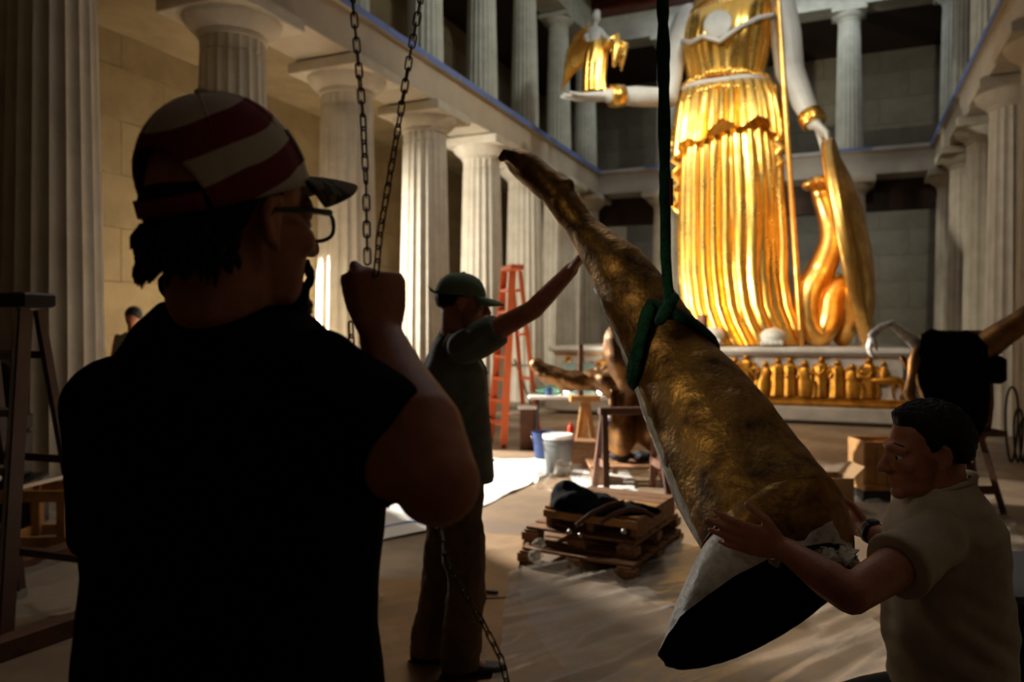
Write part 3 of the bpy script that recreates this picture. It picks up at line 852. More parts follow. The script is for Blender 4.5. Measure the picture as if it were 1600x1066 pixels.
# ragged lower rim and the black hollow inside
rc = P(1188, 948, 2.02)
mj = P(1345, 882, 2.12)-P(1030, 995, 2.06); MJ = mj.length/2; mj.normalize()
axd = V((.35, -.80, -.48)).normalized()
mj = (mj-axd*mj.dot(axd)).normalized()
mn = axd.cross(mj).normalized()
if mn.z < 0: mn = -mn
NR = 72
def rag(i): return 1+.03*noise.noise(V((i*.35, 3.1, 0)))+.016*noise.noise(V((i*1.3, 8, 0)))
last, c, ax, lat, nrm, a, bb = leg_ring(.95, NR)
def resample(center, A, B, k0=1.0):
    return [center+mj*(A*math.cos(2*PI*i/NR)*rag(i)*k0)+mn*(B*math.sin(2*PI*i/NR)*rag(i)*k0) for i in range(NR)]
BJ = MJ*.60
rim = resample(rc, MJ, BJ)
lo = leg_ring(.93, NR)[0]
def flare_pt(i, t, off=0.0):
    p = lo[i].lerp(rim[i], t)
    o_ = (p-c.lerp(rc, t)).normalized()
    return p+o_*(.018*math.sin(PI*t)*(1-.5*t)+off)
fl = MB().rings([[flare_pt(i, t, -.014 if t == 0 else -.004 if t < .2 else 0) for i in range(NR)] for t in (0, .12, .25, .4, .55, .7, .85, .95, 1.0)], cap=False)
fl.v = [tuple(V(p)+V((noise.noise(V(p)*11), noise.noise(V(p)*11+V((5, 0, 0))), noise.noise(V(p)*11+V((0, 5, 0)))))*.006) for p in fl.v]
part('flared_hem', fl, M['plaster'], lg, True, label='chalky white plaster hem at the lower end')
# the gilding runs on down over the right and near side of the hem in a ragged tongue
sel = [i for i in range(NR) if i <= 33] 
sel = list(range(NR-14, NR))+sel
def reach(i):
    t = (i if i < NR/2 else i-NR)/NR
    q = .93 if t < .19 else max(.10, .93-(t-.19)*4.4)
    return max(.06, q+.09*noise.noise(V((i*.45, 1, 4))))
rs = [[flare_pt(i, reach(i)*k/8-(.05 if k == 0 else 0), [-.004, .004, .007, .007, .007, .007, .007, .006, .001][k]) for i in sel] for k in range(9)]
part('gilded_hem', MB().rings(rs, cap=False, close=False), M['old_gold'], lg, True)
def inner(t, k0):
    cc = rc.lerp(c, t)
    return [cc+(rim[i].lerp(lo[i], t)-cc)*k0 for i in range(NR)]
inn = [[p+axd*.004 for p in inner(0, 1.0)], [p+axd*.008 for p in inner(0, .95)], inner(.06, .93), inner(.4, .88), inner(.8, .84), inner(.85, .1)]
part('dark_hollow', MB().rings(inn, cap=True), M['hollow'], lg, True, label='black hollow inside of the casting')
# broken white chips on the rim near the far hand
for k, (x, y, d, s_) in enumerate(((1276, 856, 1.98, .022), (1290, 868, 1.98, .03), (1306, 874, 2.0, .026), (1322, 868, 2.0, .03), (1212, 878, 1.86, .014), (1335, 880, 2.0, .02), (1296, 850, 2.0, .018))):
    q = MB().ell(P(x, y, d), (s_, s_*.5, s_*.8), nu=7, nv=5)
    q.v = [tuple(V(p)+V((random.uniform(-1, 1), random.uniform(-1, 1), random.uniform(-1, 1)))*s_*.35) for p in q.v]
    part('plaster_chip', q, M['plaster'], lg, False, label='broken white plaster chip' if k == 0 else None)

# ---- green sling: choked round the knee, one fall going up out of the picture
sl = thing('lifting_sling', 'dark green fabric lifting sling looped round the knee of the gilded leg', 'sling', P(1042, 480, 2.4))
loop = []
n = 40
for i in range(n):
    t = 2*PI*i/n
    s = .525-.105*((1-abs(math.cos(t)))*.8+.2*math.sin(t)**2 if math.sin(t) > 0 else 0)
    ring, cc, ax, lat, nrm, a, bb = leg_ring(s)
    loop.append(cc+lat*((a+.012)*math.cos(t))+nrm*((bb+.012)*math.sin(t)))
def ribbon(path, w, th, closed=False, rough=.25, n=10):
    path = [V(p) for p in path]; m = len(path); rs = []
    cen = sum(path, V((0, 0, 0)))/m
    for i in range(m):
        t = (path[(i+1) % m]-path[i-1]).normalized() if closed else (path[min(i+1, m-1)]-path[max(i-1, 0)]).normalized()
        nn = (path[i]-cen).normalized() if closed else V((0, -1, 0))
        nn = (nn-t*nn.dot(t)).normalized(); sd = t.cross(nn)
        q = 1+rough*noise.noise(V((i*.55, 2.2, w*40))); tw = .5*noise.noise(V((i*.3, 5, 1)))
        rs.append([path[i]+sd*(w*q*math.cos(2*PI*k/n+tw))+nn*(th*q*math.sin(2*PI*k/n+tw)) for k in range(n)])
    if closed: rs.append(rs[0])
    return MB().rings(rs, cap=not closed)
part('choker_loop', ribbon(loop, .029, .013, True), M['green_sling'], sl, True)
kn = P(1046, 488, 2.40)
path = [kn+V((.0, .0, -.02)), P(1046, 478, 2.41), P(1043, 440, 2.46), P(1040, 400, 2.5)]+[P(1040-5*(k/24), 360-k*17, 2.52) for k in range(25)]+[P(1034, -90, 2.52), P(1034, -200, 2.52)]
part('standing_fall', ribbon(path, .020, .016, rough=.35), M['green_sling'], sl, True)
part('choke_knot', MB().tube([P(1052, 466, 2.42), P(1040, 486, 2.385), P(1032, 500, 2.375)], [.020, .025, .02], 10, flat=.7), M['green_sling'], sl, True)
part('choke_knot', MB().tube([P(1047, 478, 2.40), P(1058, 494, 2.385), P(1064, 500, 2.385)], [.020, .022, .016], 10, flat=.7), M['green_sling'], sl, True)
# red label of the sling
part('label_tag', MB().cbox(P(1049, 300, 2.505), (.012, .006, .09), .002), mat('sling_label', (110, 24, 34), .7), sl, label='small dark red tag on the sling')

# ================================================================ CHAINS of the hand hoist
lk = MB()
def link_path(L=.0225, W=.0086, n=16):
    out = []
    for i in range(n):
        t = 2*PI*i/n
        x = math.cos(t)*W/2; z = math.sin(t)*W/2+math.copysign((L-W)/2, math.sin(t)) if abs(math.sin(t)) > 1e-6 else 0
        out.append(V((x, 0, z)))
    return out
lk.tube(link_path(), .00135, 6, closed=True)
def chain(path, label, root_at):
    t = thing('hand_chain', label, 'chain', root_at, 'cam', 'strands of the hoist chain')
    me = lk.mesh('chain_link', (0, 0, 0), True)
    me.materials.append(M['chain'])
    path = [V(p) for p in path]
    pitch = .0178
    seglen = [(path[i+1]-path[i]).length for i in range(len(path)-1)]
    tot = sum(seglen); k = 0; s = pitch/2
    while s < tot:
        q = s; i = 0
        while q > seglen[i]: q -= seglen[i]; i += 1
        p = path[i].lerp(path[i+1], q/seglen[i]); d = (path[i+1]-path[i]).normalized()
        rot = d.to_track_quat('Z', 'Y').to_matrix().to_4x4() @ Matrix.Rotation((PI/2)*(k % 2)+.5+.35*math.sin(k*.23)+random.uniform(-.08, .08), 4, 'Z')
        inst('chain_link', me, t.o, Matrix.Translation(p-V(root_at)) @ rot)
        s += pitch; k += 1
    return t
chain([P(549, -60, 1.02), P(551, 0, 1.02), P(560, 100, 1.01), P(567, 180, 1.0), P(572, 290, 1.0), P(574, 405, .99)], 'left strand of hanging steel chain, above the thumb of the raised hand', P(571, 400, 1.0))
chain([P(664, -60, 1.1), P(657, 0, 1.08), P(640, 90, 1.06), P(622, 200, 1.03), P(605, 300, 1.0), P(593, 370, .985), P(588, 428, .975)], 'right strand of hanging steel chain running slanting down into the raised fist', P(588, 428, .975))
chain([P(548, 505, 1.02), P(552, 600, 1.03), P(586, 690, 1.04), P(640, 770, 1.05), P(680, 818, 1.06), P(700, 880, 1.06), P(728, 930, 1.06), P(758, 980, 1.06), P(783, 1030, 1.06), P(792, 1066, 1.06), P(793, 1120, 1.06)], 'loose tail of steel chain hanging below the raised elbow', P(793, 1120, 1.06))

# ================================================================ PEOPLE
def head_blobs(T, beard=False):
    b = MB()
    b.ell((-.012, 0, .036), (.097, .077, .090), T, 24, 15)
    b.ell((.028, 0, -.02), (.064, .064, .088), T, 20, 13)
    b.ell((.03, 0, -.074), (.056, .052, .042), T)
    b.ell((.078, 0, -.098), (.022, .026, .02), T)
    b.tube([T @ V((.070, .046, .020)), T @ V((.088, .022, .030)), T @ V((.092, 0, .024)), T @ V((.088, -.022, .030)), T @ V((.070, -.046, .020))], .012, 8)
    b.tube([T @ V((.088, 0, .018)), T @ V((.104, 0, -.006)), T @ V((.116, 0, -.030))], [.0095, .0105, .0135], 10)
    for s in (-1, 1):
        b.ell((.100, s*.013, -.034), (.013, .009, .009), T, 10, 7)
        b.ell((.060, s*.046, -.022), (.022, .018, .02), T, 12, 8)
        b.ell((.077, s*.032, .0095), (.0125, .017, .0075), T, 12, 8)
        b.ell((.075, s*.032, -.0105), (.0125, .016, .006), T, 12, 8)
        # ear: rim, lobe, hollow left between
        b.tube([T @ V((.004, s*.076, .012)), T @ V((-.004, s*.085, .026)), T @ V((-.020, s*.089, .022)), T @ V((-.026, s*.088, .002)), T @ V((-.018, s*.082, -.022)), T @ V((-.004, s*.077, -.032))], [.006, .007, .007, .007, .007, .008], 8)
        b.ell((-.010, s*.077, -.004), (.017, .007, .026), T, 10, 7)
    b.tube([T @ V((.078, .024, -.060)), T @ V((.094, 0, -.055)), T @ V((.078, -.024, -.060))], [.006, .0085, .006], 8)
    b.tube([T @ V((.076, .020, -.072)), T @ V((.090, 0, -.073)), T @ V((.076, -.020, -.072))], [.007, .0095, .007], 8)
    return b
def face_parts(root, T, base):
    for s in (-1, 1):
        e = part('eye', MB().ell((.0765, s*.032, .000), .0112, T, 14, 9), M['eye_white'], root, True)
        part('iris', MB().ell((.0856, s*.0325, -.0005), (.0035, .0056, .0056), T, 10, 7), M['iris'], root, True, parent=e)
        part('eyebrow', MB().tube([T @ V((.084, s*.014, .030)), T @ V((.0865, s*.030, .036)), T @ V((.072, s*.050, .030))], [.0028, .0034, .002], 7), M['hair'], root, True)
def hair_shell(T, keep, thick=.012, lumpy=.005, nu=72, nv=44, rad=(.097, .077, .090), cen=(-.012, 0, .036), lo=-.62):
    """hair over the skull; keep(dir) -> signed distance to the hairline (>0 inside)"""
    b = MB()
    pts = []
    for j in range(nv+1):
        ph = lo*PI/2+(PI/2-.03-lo*PI/2)*j/nv
        for i in range(nu):
            a = 2*PI*i/nu
            d = V((math.cos(ph)*math.cos(a), math.cos(ph)*math.sin(a), math.sin(ph)))
            k = keep(a if a <= PI else a-2*PI, ph)
            g = max(-1, min(1, k/.16))
            h = thick*(.5+.5*g)+ (-.014 if g < -.9 else -.007*(1-g)*.5)
            h += lumpy*(noise.noise(d*11)+.6*noise.noise(d*26))*max(0, g)
            pts.append(T @ V((cen[0]+(rad[0]+h)*d.x, cen[1]+(rad[1]+h)*d.y, cen[2]+(rad[2]+h)*d.z)))
    b.addv(pts)
    for j in range(nv):
        for i in range(nu):
            b.f.append((j*nu+i, j*nu+(i+1) % nu, (j+1)*nu+(i+1) % nu, (j+1)*nu+i))
    b.f.append(tuple(nv*nu+i for i in range(nu)))
    b.f.append(tuple(range(nu-1, -1, -1)))
    return b
def limb(b, pts, radii, n=16): return b.tube(pts, radii, n)
def shoe(root, heel, toe, w=.05, h=.10):
    heel, toe = V(heel), V(toe); f = (toe-heel); f.z = 0; L = f.length; f.normalize(); rt = V((f.y, -f.x, 0))
    up = V((0, 0, 1)); zb = min(heel.z, toe.z)
    secs = []
    for t, ww, hh in ((-.02, .028, .07), (.04, .036, .085), (.25, .037, .09), (.45, .038, .07), (.65, .045, .05), (.85, .044, .042), (.97, .03, .035), (1.02, .012, .02)):
        secs.append((heel+f*L*t+up*(zb-heel.z+hh/2+.012), ww, hh/2, rt, up))
    b = MB().loft(secs, 20, 2.6)
    b.tube([heel+f*.07+up*.07, heel+f*.055+up*.17], [.047, .047], 14, rnd=False)
    o = part('boot', voxel(b, .008, 3), M['boot'], root, True)
    sl_ = MB().rings([[heel+f*L*(.47+.53*math.cos(2*PI*i/28))+rt*(.048*math.sin(2*PI*i/28)*(1.0 if math.cos(2*PI*i/28) > -.2 else .85))+up*(zb-heel.z+z) for i in range(28)] for z in (0, .018)])
    part('sole', sl_, M['black_plastic'], root, True, parent=o)

# ---------------------------------------------------------------- person 1: in front, seen from behind
hb = (-.365, .985)
A = thing('person', 'man in black t-shirt and red-and-white striped cap, seen from behind, pulling a chain', 'person', (hb[0], hb[1], 0))
ph = R(22); fw = V((math.sin(ph), math.cos(ph), 0)); rt = V((math.cos(ph), -math.sin(ph), 0)); up = V((0, 0, 1))
yaw = R(34); pit = R(5)
hf = V((math.sin(yaw)*math.cos(pit), math.cos(yaw)*math.cos(pit), math.sin(pit)))
hT = frame(P(370, 350, .945), hf, (0.03, 0, 1))
b = head_blobs(hT)
nk0 = V((-.368, .985, 1.52)); 
b.tube([hT @ V((-.030, 0, -.03)), hT @ V((-.035, 0, -.085)), nk0+V((0, 0, .06)), nk0], [.060, .059, .064, .078], 18)
cen = V((-.368, .99, 0))
def tor(z, a, d_, off=0, e=2.4): return (cen+fw*off+up*z, a, d_, rt, fw, e)
b.loft([tor(.84, .15, .105), tor(.93, .168, .12), tor(1.03, .16, .115), tor(1.15, .165, .115), tor(1.28, .178, .125, .01), tor(1.40, .185, .12, .005), tor(1.47, .15, .09, 0), tor(1.515, .08, .07, 0)], 32)
shR, elR, wrR = V((-.245, .935, 1.485)), V((-.084, .800, 1.416)), V((-.166, .970, 1.552))
b.tube([shR+V((-.05, .02, .01)), shR, shR*.5+elR*.5+V((0, 0, -.012)), elR], [.065, .066, .058, .046], 18)
b.ell(elR+V((.006, -.008, -.012)), (.046, .046, .046))
b.tube([elR, elR*.72+wrR*.28+V((.006, -.012, .0)), elR*.35+wrR*.65, wrR], [.046, .048, .037, .029], 18)
hd_d = (P(592, 440, .99)-wrR)
hand(b, wrR, hd_d, (-.35, .94, .0), 1, [(.8, 1.4, .9), (1.15, 1.4, .8), (1.25, 1.4, .8), (1.35, 1.4, .8)], (.22, .45), .9, .01)
shL, elL, wrL = cen+up*1.455-rt*.187, cen+up*1.18-rt*.25+fw*.06, cen+up*1.02-rt*.12+fw*.27
b.tube([shL+rt*.05, shL, shL*.5+elL*.5, elL], [.065, .068, .056, .046], 18)
b.tube([elL, elL*.7+wrL*.3, wrL], [.046, .046, .030], 18)
hand(b, wrL, wrL-elL, (0.6, .2, -.5), -1, [(.5, .7, .4)]*4, (.5, .4), 1.05)
for s in (-1, 1):
    hp, kn_, an = cen+up*.88+rt*s*.09, cen+up*.49+rt*s*.10+fw*.03, cen+up*.09+rt*s*.11-fw*.01
    b.tube([hp, hp*.5+kn_*.5, kn_], [.088, .078, .058], 18); b.tube([kn_, kn_*.65+an*.35, an], [.058, .055, .038], 16)
    b.tube([an, an+fw*.12-up*.05], [.04, .035], 12)
part('body', voxel(b, .0052, 3), M['skin'], A, True)
face_parts(A, hT, None)
# hair: nape, sides, goatee
def hairline(tab, top=None):
    xs = [R(q[0]) for q in tab]; ys = [R(q[1]) for q in tab]
    def keep(a, p):
        k = p-float(np.interp(abs(a), xs, ys))
        return min(k, R(top)-p) if top is not None else k
    return keep
keepA = hairline([(0, 60), (50, 50), (72, 2), (80, -8), (95, -2), (108, -32), (140, -48), (180, -52)], 1)
part('hair', hair_shell(hT, keepA, .009, .005, lo=-.75), M['hair'], A, True)
nb = MB()
for k in range(150):                          # shaggy tufts at the nape
    a = R(random.uniform(112, 248)); z = random.uniform(-.055, -.005)
    d = V((math.cos(a)*.100-.012, math.sin(a)*.080, z))
    e = d*1.0+V((math.cos(a)*random.uniform(.006, .016), math.sin(a)*.010, -random.uniform(.012, .026)))
    nb.tube([hT @ d, hT @ (d*.5+e*.5+V((math.cos(a)*.004, math.sin(a)*.004, 0))), hT @ e], [.0055, .0042, .001], 6)
part('nape_tufts', nb, M['hair'], A, True, kind='stuff')
g = MB().ell((.074, 0, -.108), (.032, .03, .028), hT, 14, 9).ell((.086, 0, -.085), (.012, .022, .012), hT, 12, 7)
g.tube([hT @ V((.094, .016, -.050)), hT @ V((.101, 0, -.045)), hT @ V((.094, -.016, -.050))], [.004, .006, .004], 7)
for s in (-1, 1): g.tube([hT @ V((.094, s*.016, -.050)), hT @ V((.09, s*.028, -.07)), hT @ V((.072, s*.026, -.1))], .007, 7)
gg = voxel(g, .005, 1)
wrinkle(gg, lambda p, n: .004*noise.noise(p*160))
part('goatee', gg, M['hair'], A, True)
# t-shirt
cloth = MB()
def torA(z, a, d_, off=0, e=2.5): return (cen+fw*off+up*z, a, d_, rt, fw, e)
cloth.loft([torA(.93, .208, .150), torA(1.05, .204, .147), torA(1.18, .190, .143), torA(1.30, .196, .148, .008), torA(1.40, .206, .142, .005), torA(1.475, .195, .120, 0), torA(1.525, .165, .102, 0), torA(1.57, .120, .09, 0), torA(1.60, .078, .078, 0)], 36)
slE = shR*.2+elR*.8
cloth.tube([shR+V((-.06, .02, .01)), shR+V((0, 0, .004)), shR*.5+slE*.5, slE], [.075, .078, .076, .069], 20, rnd=False)
cloth.ell(shR+V((-.02, .01, .005)), (.08, .08, .075))
cloth.tube([shL+rt*.06, shL, shL*.5+elL*.5, shL*.3+elL*.7], [.074, .078, .074, .074], 20, rnd=False)
cloth.ell(shL, (.078, .078, .075))
cv = voxel(cloth, .0065, 5)
def foldsA(p, n):
    q = .007*noise.noise(V((p.x*7, p.y*7, p.z*3.2)))+.004*noise.noise(V((p.x*16+p.z*9, p.y*16, p.z*7)))
    return q
wrinkle(cv, foldsA)
part('black_tshirt', cv, M['black_cloth'], A, True)
part('collar_rib', MB().tube([V((-.368, .99, 1.60))+rt*.076*math.cos(t)+fw*.074*math.sin(t)+up*(-.03*math.sin(t)) for t in [2*PI*i/28 for i in range(28)]], .010, 8, closed=True), M['black_cloth'], A, True)
tr = MB()
for s in (-1, 1):
    hp, kn_, an = cen+up*.90+rt*s*.092, cen+up*.49+rt*s*.105+fw*.03, cen+up*.06+rt*s*.11-fw*.01
    tr.tube([hp, hp*.5+kn_*.5, kn_, an], [.105, .095, .080, .072], 18, rnd=False)
tr.loft([(cen+up*.82, .165, .125, rt, fw), (cen+up*.95, .178, .13, rt, fw), (cen+up*1.0, .176, .128, rt, fw)], 26)
tv = voxel(tr, .009, 4); wrinkle(tv, lambda p, n: .006*noise.noise(V((p.x*9, p.y*9, p.z*7))))
part('jeans', tv, M['jeans'], A, True)
for s in (-1, 1): shoe(A, cen+rt*s*.11-fw*.07, cen+rt*s*.125+fw*.21)
# spectacles
sp_ = MB()
def lens_ring(s, k=1.0): return [hT @ V((.103-.012*abs(math.cos(2*PI*i/24))*0-.010*(s*(.034+.027*math.cos(2*PI*i/24)))**2*60, s*.034+.027*k*math.cos(2*PI*i/24), -.002+.0195*k*math.copysign(abs(math.sin(2*PI*i/24))**.7, math.sin(2*PI*i/24)))) for i in range(24)]
gl = None
for s in (-1, 1):
    fr_ = part('spectacle_rim', MB().tube(lens_ring(s), .0026, 8, closed=True), M['black_plastic'], A, True, label='black spectacle rim' )
    q = MB(); r_ = lens_ring(s, .97); q.addv(r_); q.f.append(tuple(range(24)))
    part('spectacle_lens', q, M['lens'], A, False, parent=fr_, label='clear reflecting lens')
    part('temple_arm', MB().tube([hT @ V((.096, s*.062, .014)), hT @ V((.05, s*.076, .014)), hT @ V((-.01, s*.084, .012)), hT @ V((-.03, s*.086, -.006))], [.0045, .0042, .003, .003], 8), M['black_plastic'], A, True)
part('bridge', MB().tube([hT @ V((.103, .009, .008)), hT @ V((.106, 0, .011)), hT @ V((.103, -.009, .008))], .0028, 8), M['black_plastic'], A, True)

def make_cap(root, T, crown_mat, brim_mat, rad, cen_, brim_len, open_back=True, hh=.0, lowz=.0, brim_tilt=0.0, depth=.115, part_names=('cap_crown', 'cap_brim')):
    """six-panel cap in head coordinates; worn tilted by the head's frame"""
    rx, ry, rz = rad
    nu, nv = 96, 22
    b = MB(); pts = []
    def pos(a, t, h=0):
        ph = PI/2*t
        q = math.cos(ph)**.82
        seam = -.0018*math.exp(-((((a/(PI/3)) % 1)-.5)/.06)**2)*0 - .0016*math.exp(-(min((a/(PI/3)) % 1, 1-(a/(PI/3)) % 1)/.05)**2)*(1-t)
        rr = 1+h
        return V((cen_[0]+(rx*rr+seam)*q*math.cos(a), cen_[1]+(ry*rr+seam)*q*math.sin(a), cen_[2]+rz*rr*math.sin(ph)))
    grid_ = {}
    for j in range(nv+1):
        for i in range(nu):
            a = 2*PI*i/nu
            t = j/nv*.985
            if open_back:        # the half-moon opening over the strap
                da = (abs(math.atan2(math.sin(a-PI), math.cos(a-PI))))/R(47)
                t0 = .42*math.sqrt(max(0, 1-da*da)) if da < 1 else 0
                t = t0+(.985-t0)*j/nv
            pts.append(T @ pos(a, t))
    b.addv(pts)
    for j in range(nv):
        for i in range(nu): b.f.append((j*nu+i, j*nu+(i+1) % nu, (j+1)*nu+(i+1) % nu, (j+1)*nu+i))
    b.f.append(tuple(nv*nu+i for i in range(nu)))
    cr = part(part_names[0], b, crown_mat, root, True)
    sm = cr.modifiers.new('thick', 'SOLIDIFY'); sm.thickness = .0025; sm.offset = -1
    part('cap_button', MB().ell(pos(0, .985)+V((-.0, 0, .002)), (.009, .009, .005), T, 12, 7), crown_mat, root, True, parent=cr)
    # seams between panels
    sb_ = MB()
    for k in range(6):
        a = k*PI/3
        sb_.tube([T @ pos(a, .0 if not (open_back and k == 3) else .38, .004)]+[T @ pos(a, t_, .004) for t_ in (.42, .55, .7, .85, .97)], .0013, 5)
    part('panel_seams', sb_, crown_mat, root, True, parent=cr)
    # brim
    def br(u, v):
        a = R(-58+116*u)
        e = pos(a, 0.02)
        L = brim_len*(math.cos(a*1.45)**.6 if abs(a*1.45) < PI/2 else 0)
        return T @ V((e.x+L*v*1.0, e.y+L*v*.10*math.sin(a), e.z-.010*(math.sin(a)/.85)**2*v*2.2-brim_tilt*L*v-.012*v*v))
    bo = part(part_names[1], MB().grid(br, 36, 12), brim_mat, root, True)
    sm = bo.modifiers.new('thick', 'SOLIDIFY'); sm.thickness = .005; sm.offset = 0
    if open_back:
        st_ = [T @ pos(PI+R(d), .03, .004) for d in range(-44, 45, 8)]
        q = MB(); rs = []
        for d in range(-46, 47, 6):
            a = PI+R(d)
            rs.append([T @ pos(a, 0.0, .012), T @ pos(a, .10, .012), T @ pos(a, .10, -.004), T @ pos(a, 0.0, -.004)])
        part('back_strap', q.rings(rs), crown_mat, root, True, parent=cr)
    return cr, pos
# striped material: broad dull red and off-white bands wrapped slanting round the crown
def striped(name, T):
    m = bpy.data.materials.new(name); m.use_nodes = True
    nt = m.node_tree; bs = nt.nodes['Principled BSDF']; bs.inputs['Roughness'].default_value = .9
    tc = nt.nodes.new('ShaderNodeTexCoord')
    inv = T.inverted() @ Matrix.Translation(A.base)
    N_ = V((-.25, -.12, 1.0))
    nrm_ = (inv.to_3x3().transposed() @ N_)      # stripe normal in object axes
    k0 = (inv @ V((0, 0, 0))).dot(N_)
    dp = nt.nodes.new('ShaderNodeVectorMath'); dp.operation = 'DOT_PRODUCT'; dp.inputs[1].default_value = nrm_
    nt.links.new(tc.outputs['Object'], dp.inputs[0])
    nz = nt.nodes.new('ShaderNodeTexNoise'); nz.inputs['Scale'].default_value = 9
    nt.links.new(tc.outputs['Object'], nz.inputs['Vector'])
    ad = nt.nodes.new('ShaderNodeMath'); ad.operation = 'MULTIPLY_ADD'; ad.inputs[1].default_value = .016; 
    nt.links.new(nz.outputs['Fac'], ad.inputs[0]); nt.links.new(dp.outputs['Value'], ad.inputs[2])
    mu = nt.nodes.new('ShaderNodeMath'); mu.operation = 'MULTIPLY_ADD'; mu.inputs[1].default_value = 1/.060; mu.inputs[2].default_value = k0/.060+.55
    nt.links.new(ad.outputs[0], mu.inputs[0])
    fr_ = nt.nodes.new('ShaderNodeMath'); fr_.operation = 'FRACT'; nt.links.new(mu.outputs[0], fr_.inputs[0])
    cr_ = nt.nodes.new('ShaderNodeValToRGB'); cr_.color_ramp.interpolation = 'CONSTANT'
    cr_.color_ramp.elements[0].color = lin((118, 34, 34)); cr_.color_ramp.elements[1].position = .52; cr_.color_ramp.elements[1].color = lin((196, 184, 168))
    nt.links.new(fr_.outputs[0], cr_.inputs[0]); nt.links.new(cr_.outputs[0], bs.inputs['Base Color'])
    wv = nt.nodes.new('ShaderNodeTexNoise'); wv.inputs['Scale'].default_value = 420
    nt.links.new(tc.outputs['Object'], wv.inputs['Vector'])
    bp = nt.nodes.new('ShaderNodeBump'); bp.inputs['Strength'].default_value = .35; bp.inputs['Distance'].default_value = .003
    nt.links.new(wv.outputs['Fac'], bp.inputs['Height']); nt.links.new(bp.outputs[0], bs.inputs['Normal'])
    return m
M['camo'] = mat('camouflage_cloth', (112, 96, 70), .9, c2=(40, 36, 26), scale=26, thr=(.5, .53))
capT = hT @ Matrix.Translation((-.010, 0, .030)) @ Matrix.Rotation(R(-15), 4, 'Y')
M['striped'] = striped('red_white_striped_cloth', capT)
cr, cpos = make_cap(A, capT, M['striped'], M['camo'], (.108, .092, .125), (0, 0, 0), .090, True, brim_tilt=.15)
# small embroidered patch on the front right panel
q = MB().grid(lambda u, v: capT @ cpos(R(-18-34*u), .14+.22*v, .02), 8, 6)
pt = part('cap_patch', q, mat('patch_cloth', (142, 128, 112), .9, c2=(110, 96, 84), scale=90), A, True, parent=cr, label='pale rectangular patch with a lighter border')
pt.modifiers.new('t', 'SOLIDIFY').thickness = .002
# ---------------------------------------------------------------- person 2: steadying the leg by the calf
ph = R(78); fw = V((math.sin(ph), math.cos(ph), 0)); rt = V((math.cos(ph), -math.sin(ph), 0))
B = thing('person', 'man in a sage green cap and grey-green shirt reaching out to steady the gilded leg', 'person', (-.27, 3.48, 0))
hT = frame(P(722, 476, 3.30), V((math.sin(R(84)), math.cos(R(84)), -.06)), (0, 0, 1)) @ Matrix.Scale(1.02, 4)
b = head_blobs(hT)
cn = V((-.262, 3.43, 0))
nk = V((-.245, 3.36, 1.52))
b.tube([hT @ V((-.03, 0, -.03)), hT @ V((-.03, 0, -.09)), nk], [.058, .055, .068], 16)
def tB(z, a, d_, o=0): return (cn+fw*o+V((0, -.06*max(0, (z-1.0))/.5, z)), a, d_, rt, fw, 2.4)
b.loft([tB(.84, .15, .11), tB(.95, .16, .115), tB(1.1, .15, .11), tB(1.28, .17, .12, .01), tB(1.42, .18, .115, .01), tB(1.49, .14, .08, .01), tB(1.53, .07, .06)], 26)
shR, elR, wrR = V((-.185, 3.19, 1.505)), P(833, 484, 3.08), P(893, 421, 2.97)
b.tube([shR+V((-.04, .06, 0)), shR, shR*.5+elR*.5, elR], [.06, .058, .047, .040], 16)
b.tube([elR, elR*.65+wrR*.35, wrR], [.041, .038, .028], 16)
hand(b, wrR, P(913, 396, 2.9)-wrR, (.75, -.3, -.45), 1, [(.25, .3, .2), (.22, .3, .2), (.25, .3, .2), (.3, .3, .2)], (.6, .2), 1.02, .08)
shL = V((-.275, 3.55, 1.47)); elL = V((-.33, 3.68, 1.18)); wrL = V((-.25, 3.70, .95))
b.tube([shL, elL], [.06, .043], 14); b.tube([elL, wrL], [.042, .029], 14)
hand(b, wrL, wrL-elL, (.2, -.7, -.3), -1, [(.4, .6, .4)]*4, (.5, .4), 1.0)
legs = []
for s, kx, ky, ax_, ay in ((1, -.20, 3.36, -.235, 3.44), (-1, -.32, 3.55, -.40, 3.60)):
    hp = cn+rt*s*.085+V((0, 0, .88)); kn_ = V((kx, ky, .49)); an = V((ax_, ay, .09)); legs.append((hp, kn_, an))
    b.tube([hp, hp*.5+kn_*.5, kn_], [.085, .074, .056], 16); b.tube([kn_, kn_*.6+an*.4, an], [.056, .052, .037], 14)
    b.tube([an, an+fw*.1-V((0, 0, .05))], [.037, .03], 10)
part('body', voxel(b, .0062, 3), M['skin'], B, True)
face_parts(B, hT, None)
keepB = hairline([(0, 60), (55, 50), (74, 0), (82, -8), (95, -2), (108, -28), (180, -40)], 14)
part('hair', hair_shell(hT, keepB, .010, .003, lo=-.6), M['hair'], B, True)
cT = hT @ Matrix.Translation((-.010, 0, .034)) @ Matrix.Rotation(R(2), 4, 'Y')
make_cap(B, cT, M['green_cap'], M['green_cap'], (.109, .091, .100), (0, 0, 0), .082, False, brim_tilt=.1)
part('strap_tail', MB().tube([cT @ V((-.108, -.01, .006)), cT @ V((-.125, -.014, .014)), cT @ V((-.138, -.016, .028))], [.011, .012, .004], 8, flat=.5), M['green_cap'], B, True, label='strap end sticking out at the back of the cap')
cl = MB()
def sB(z, a, d_, o=0): return (cn+fw*o+V((0, -.06*max(0, (z-1.0))/.5, z)), a, d_, rt, fw, 2.5)
cl.loft([sB(.905, .20, .176, .005), sB(1.0, .195, .17), sB(1.15, .185, .158), sB(1.28, .19, .15, .0), sB(1.40, .195, .142, .0), sB(1.475, .165, .11, .0), sB(1.525, .10, .09, .0), sB(1.55, .074, .078, .005)], 34)
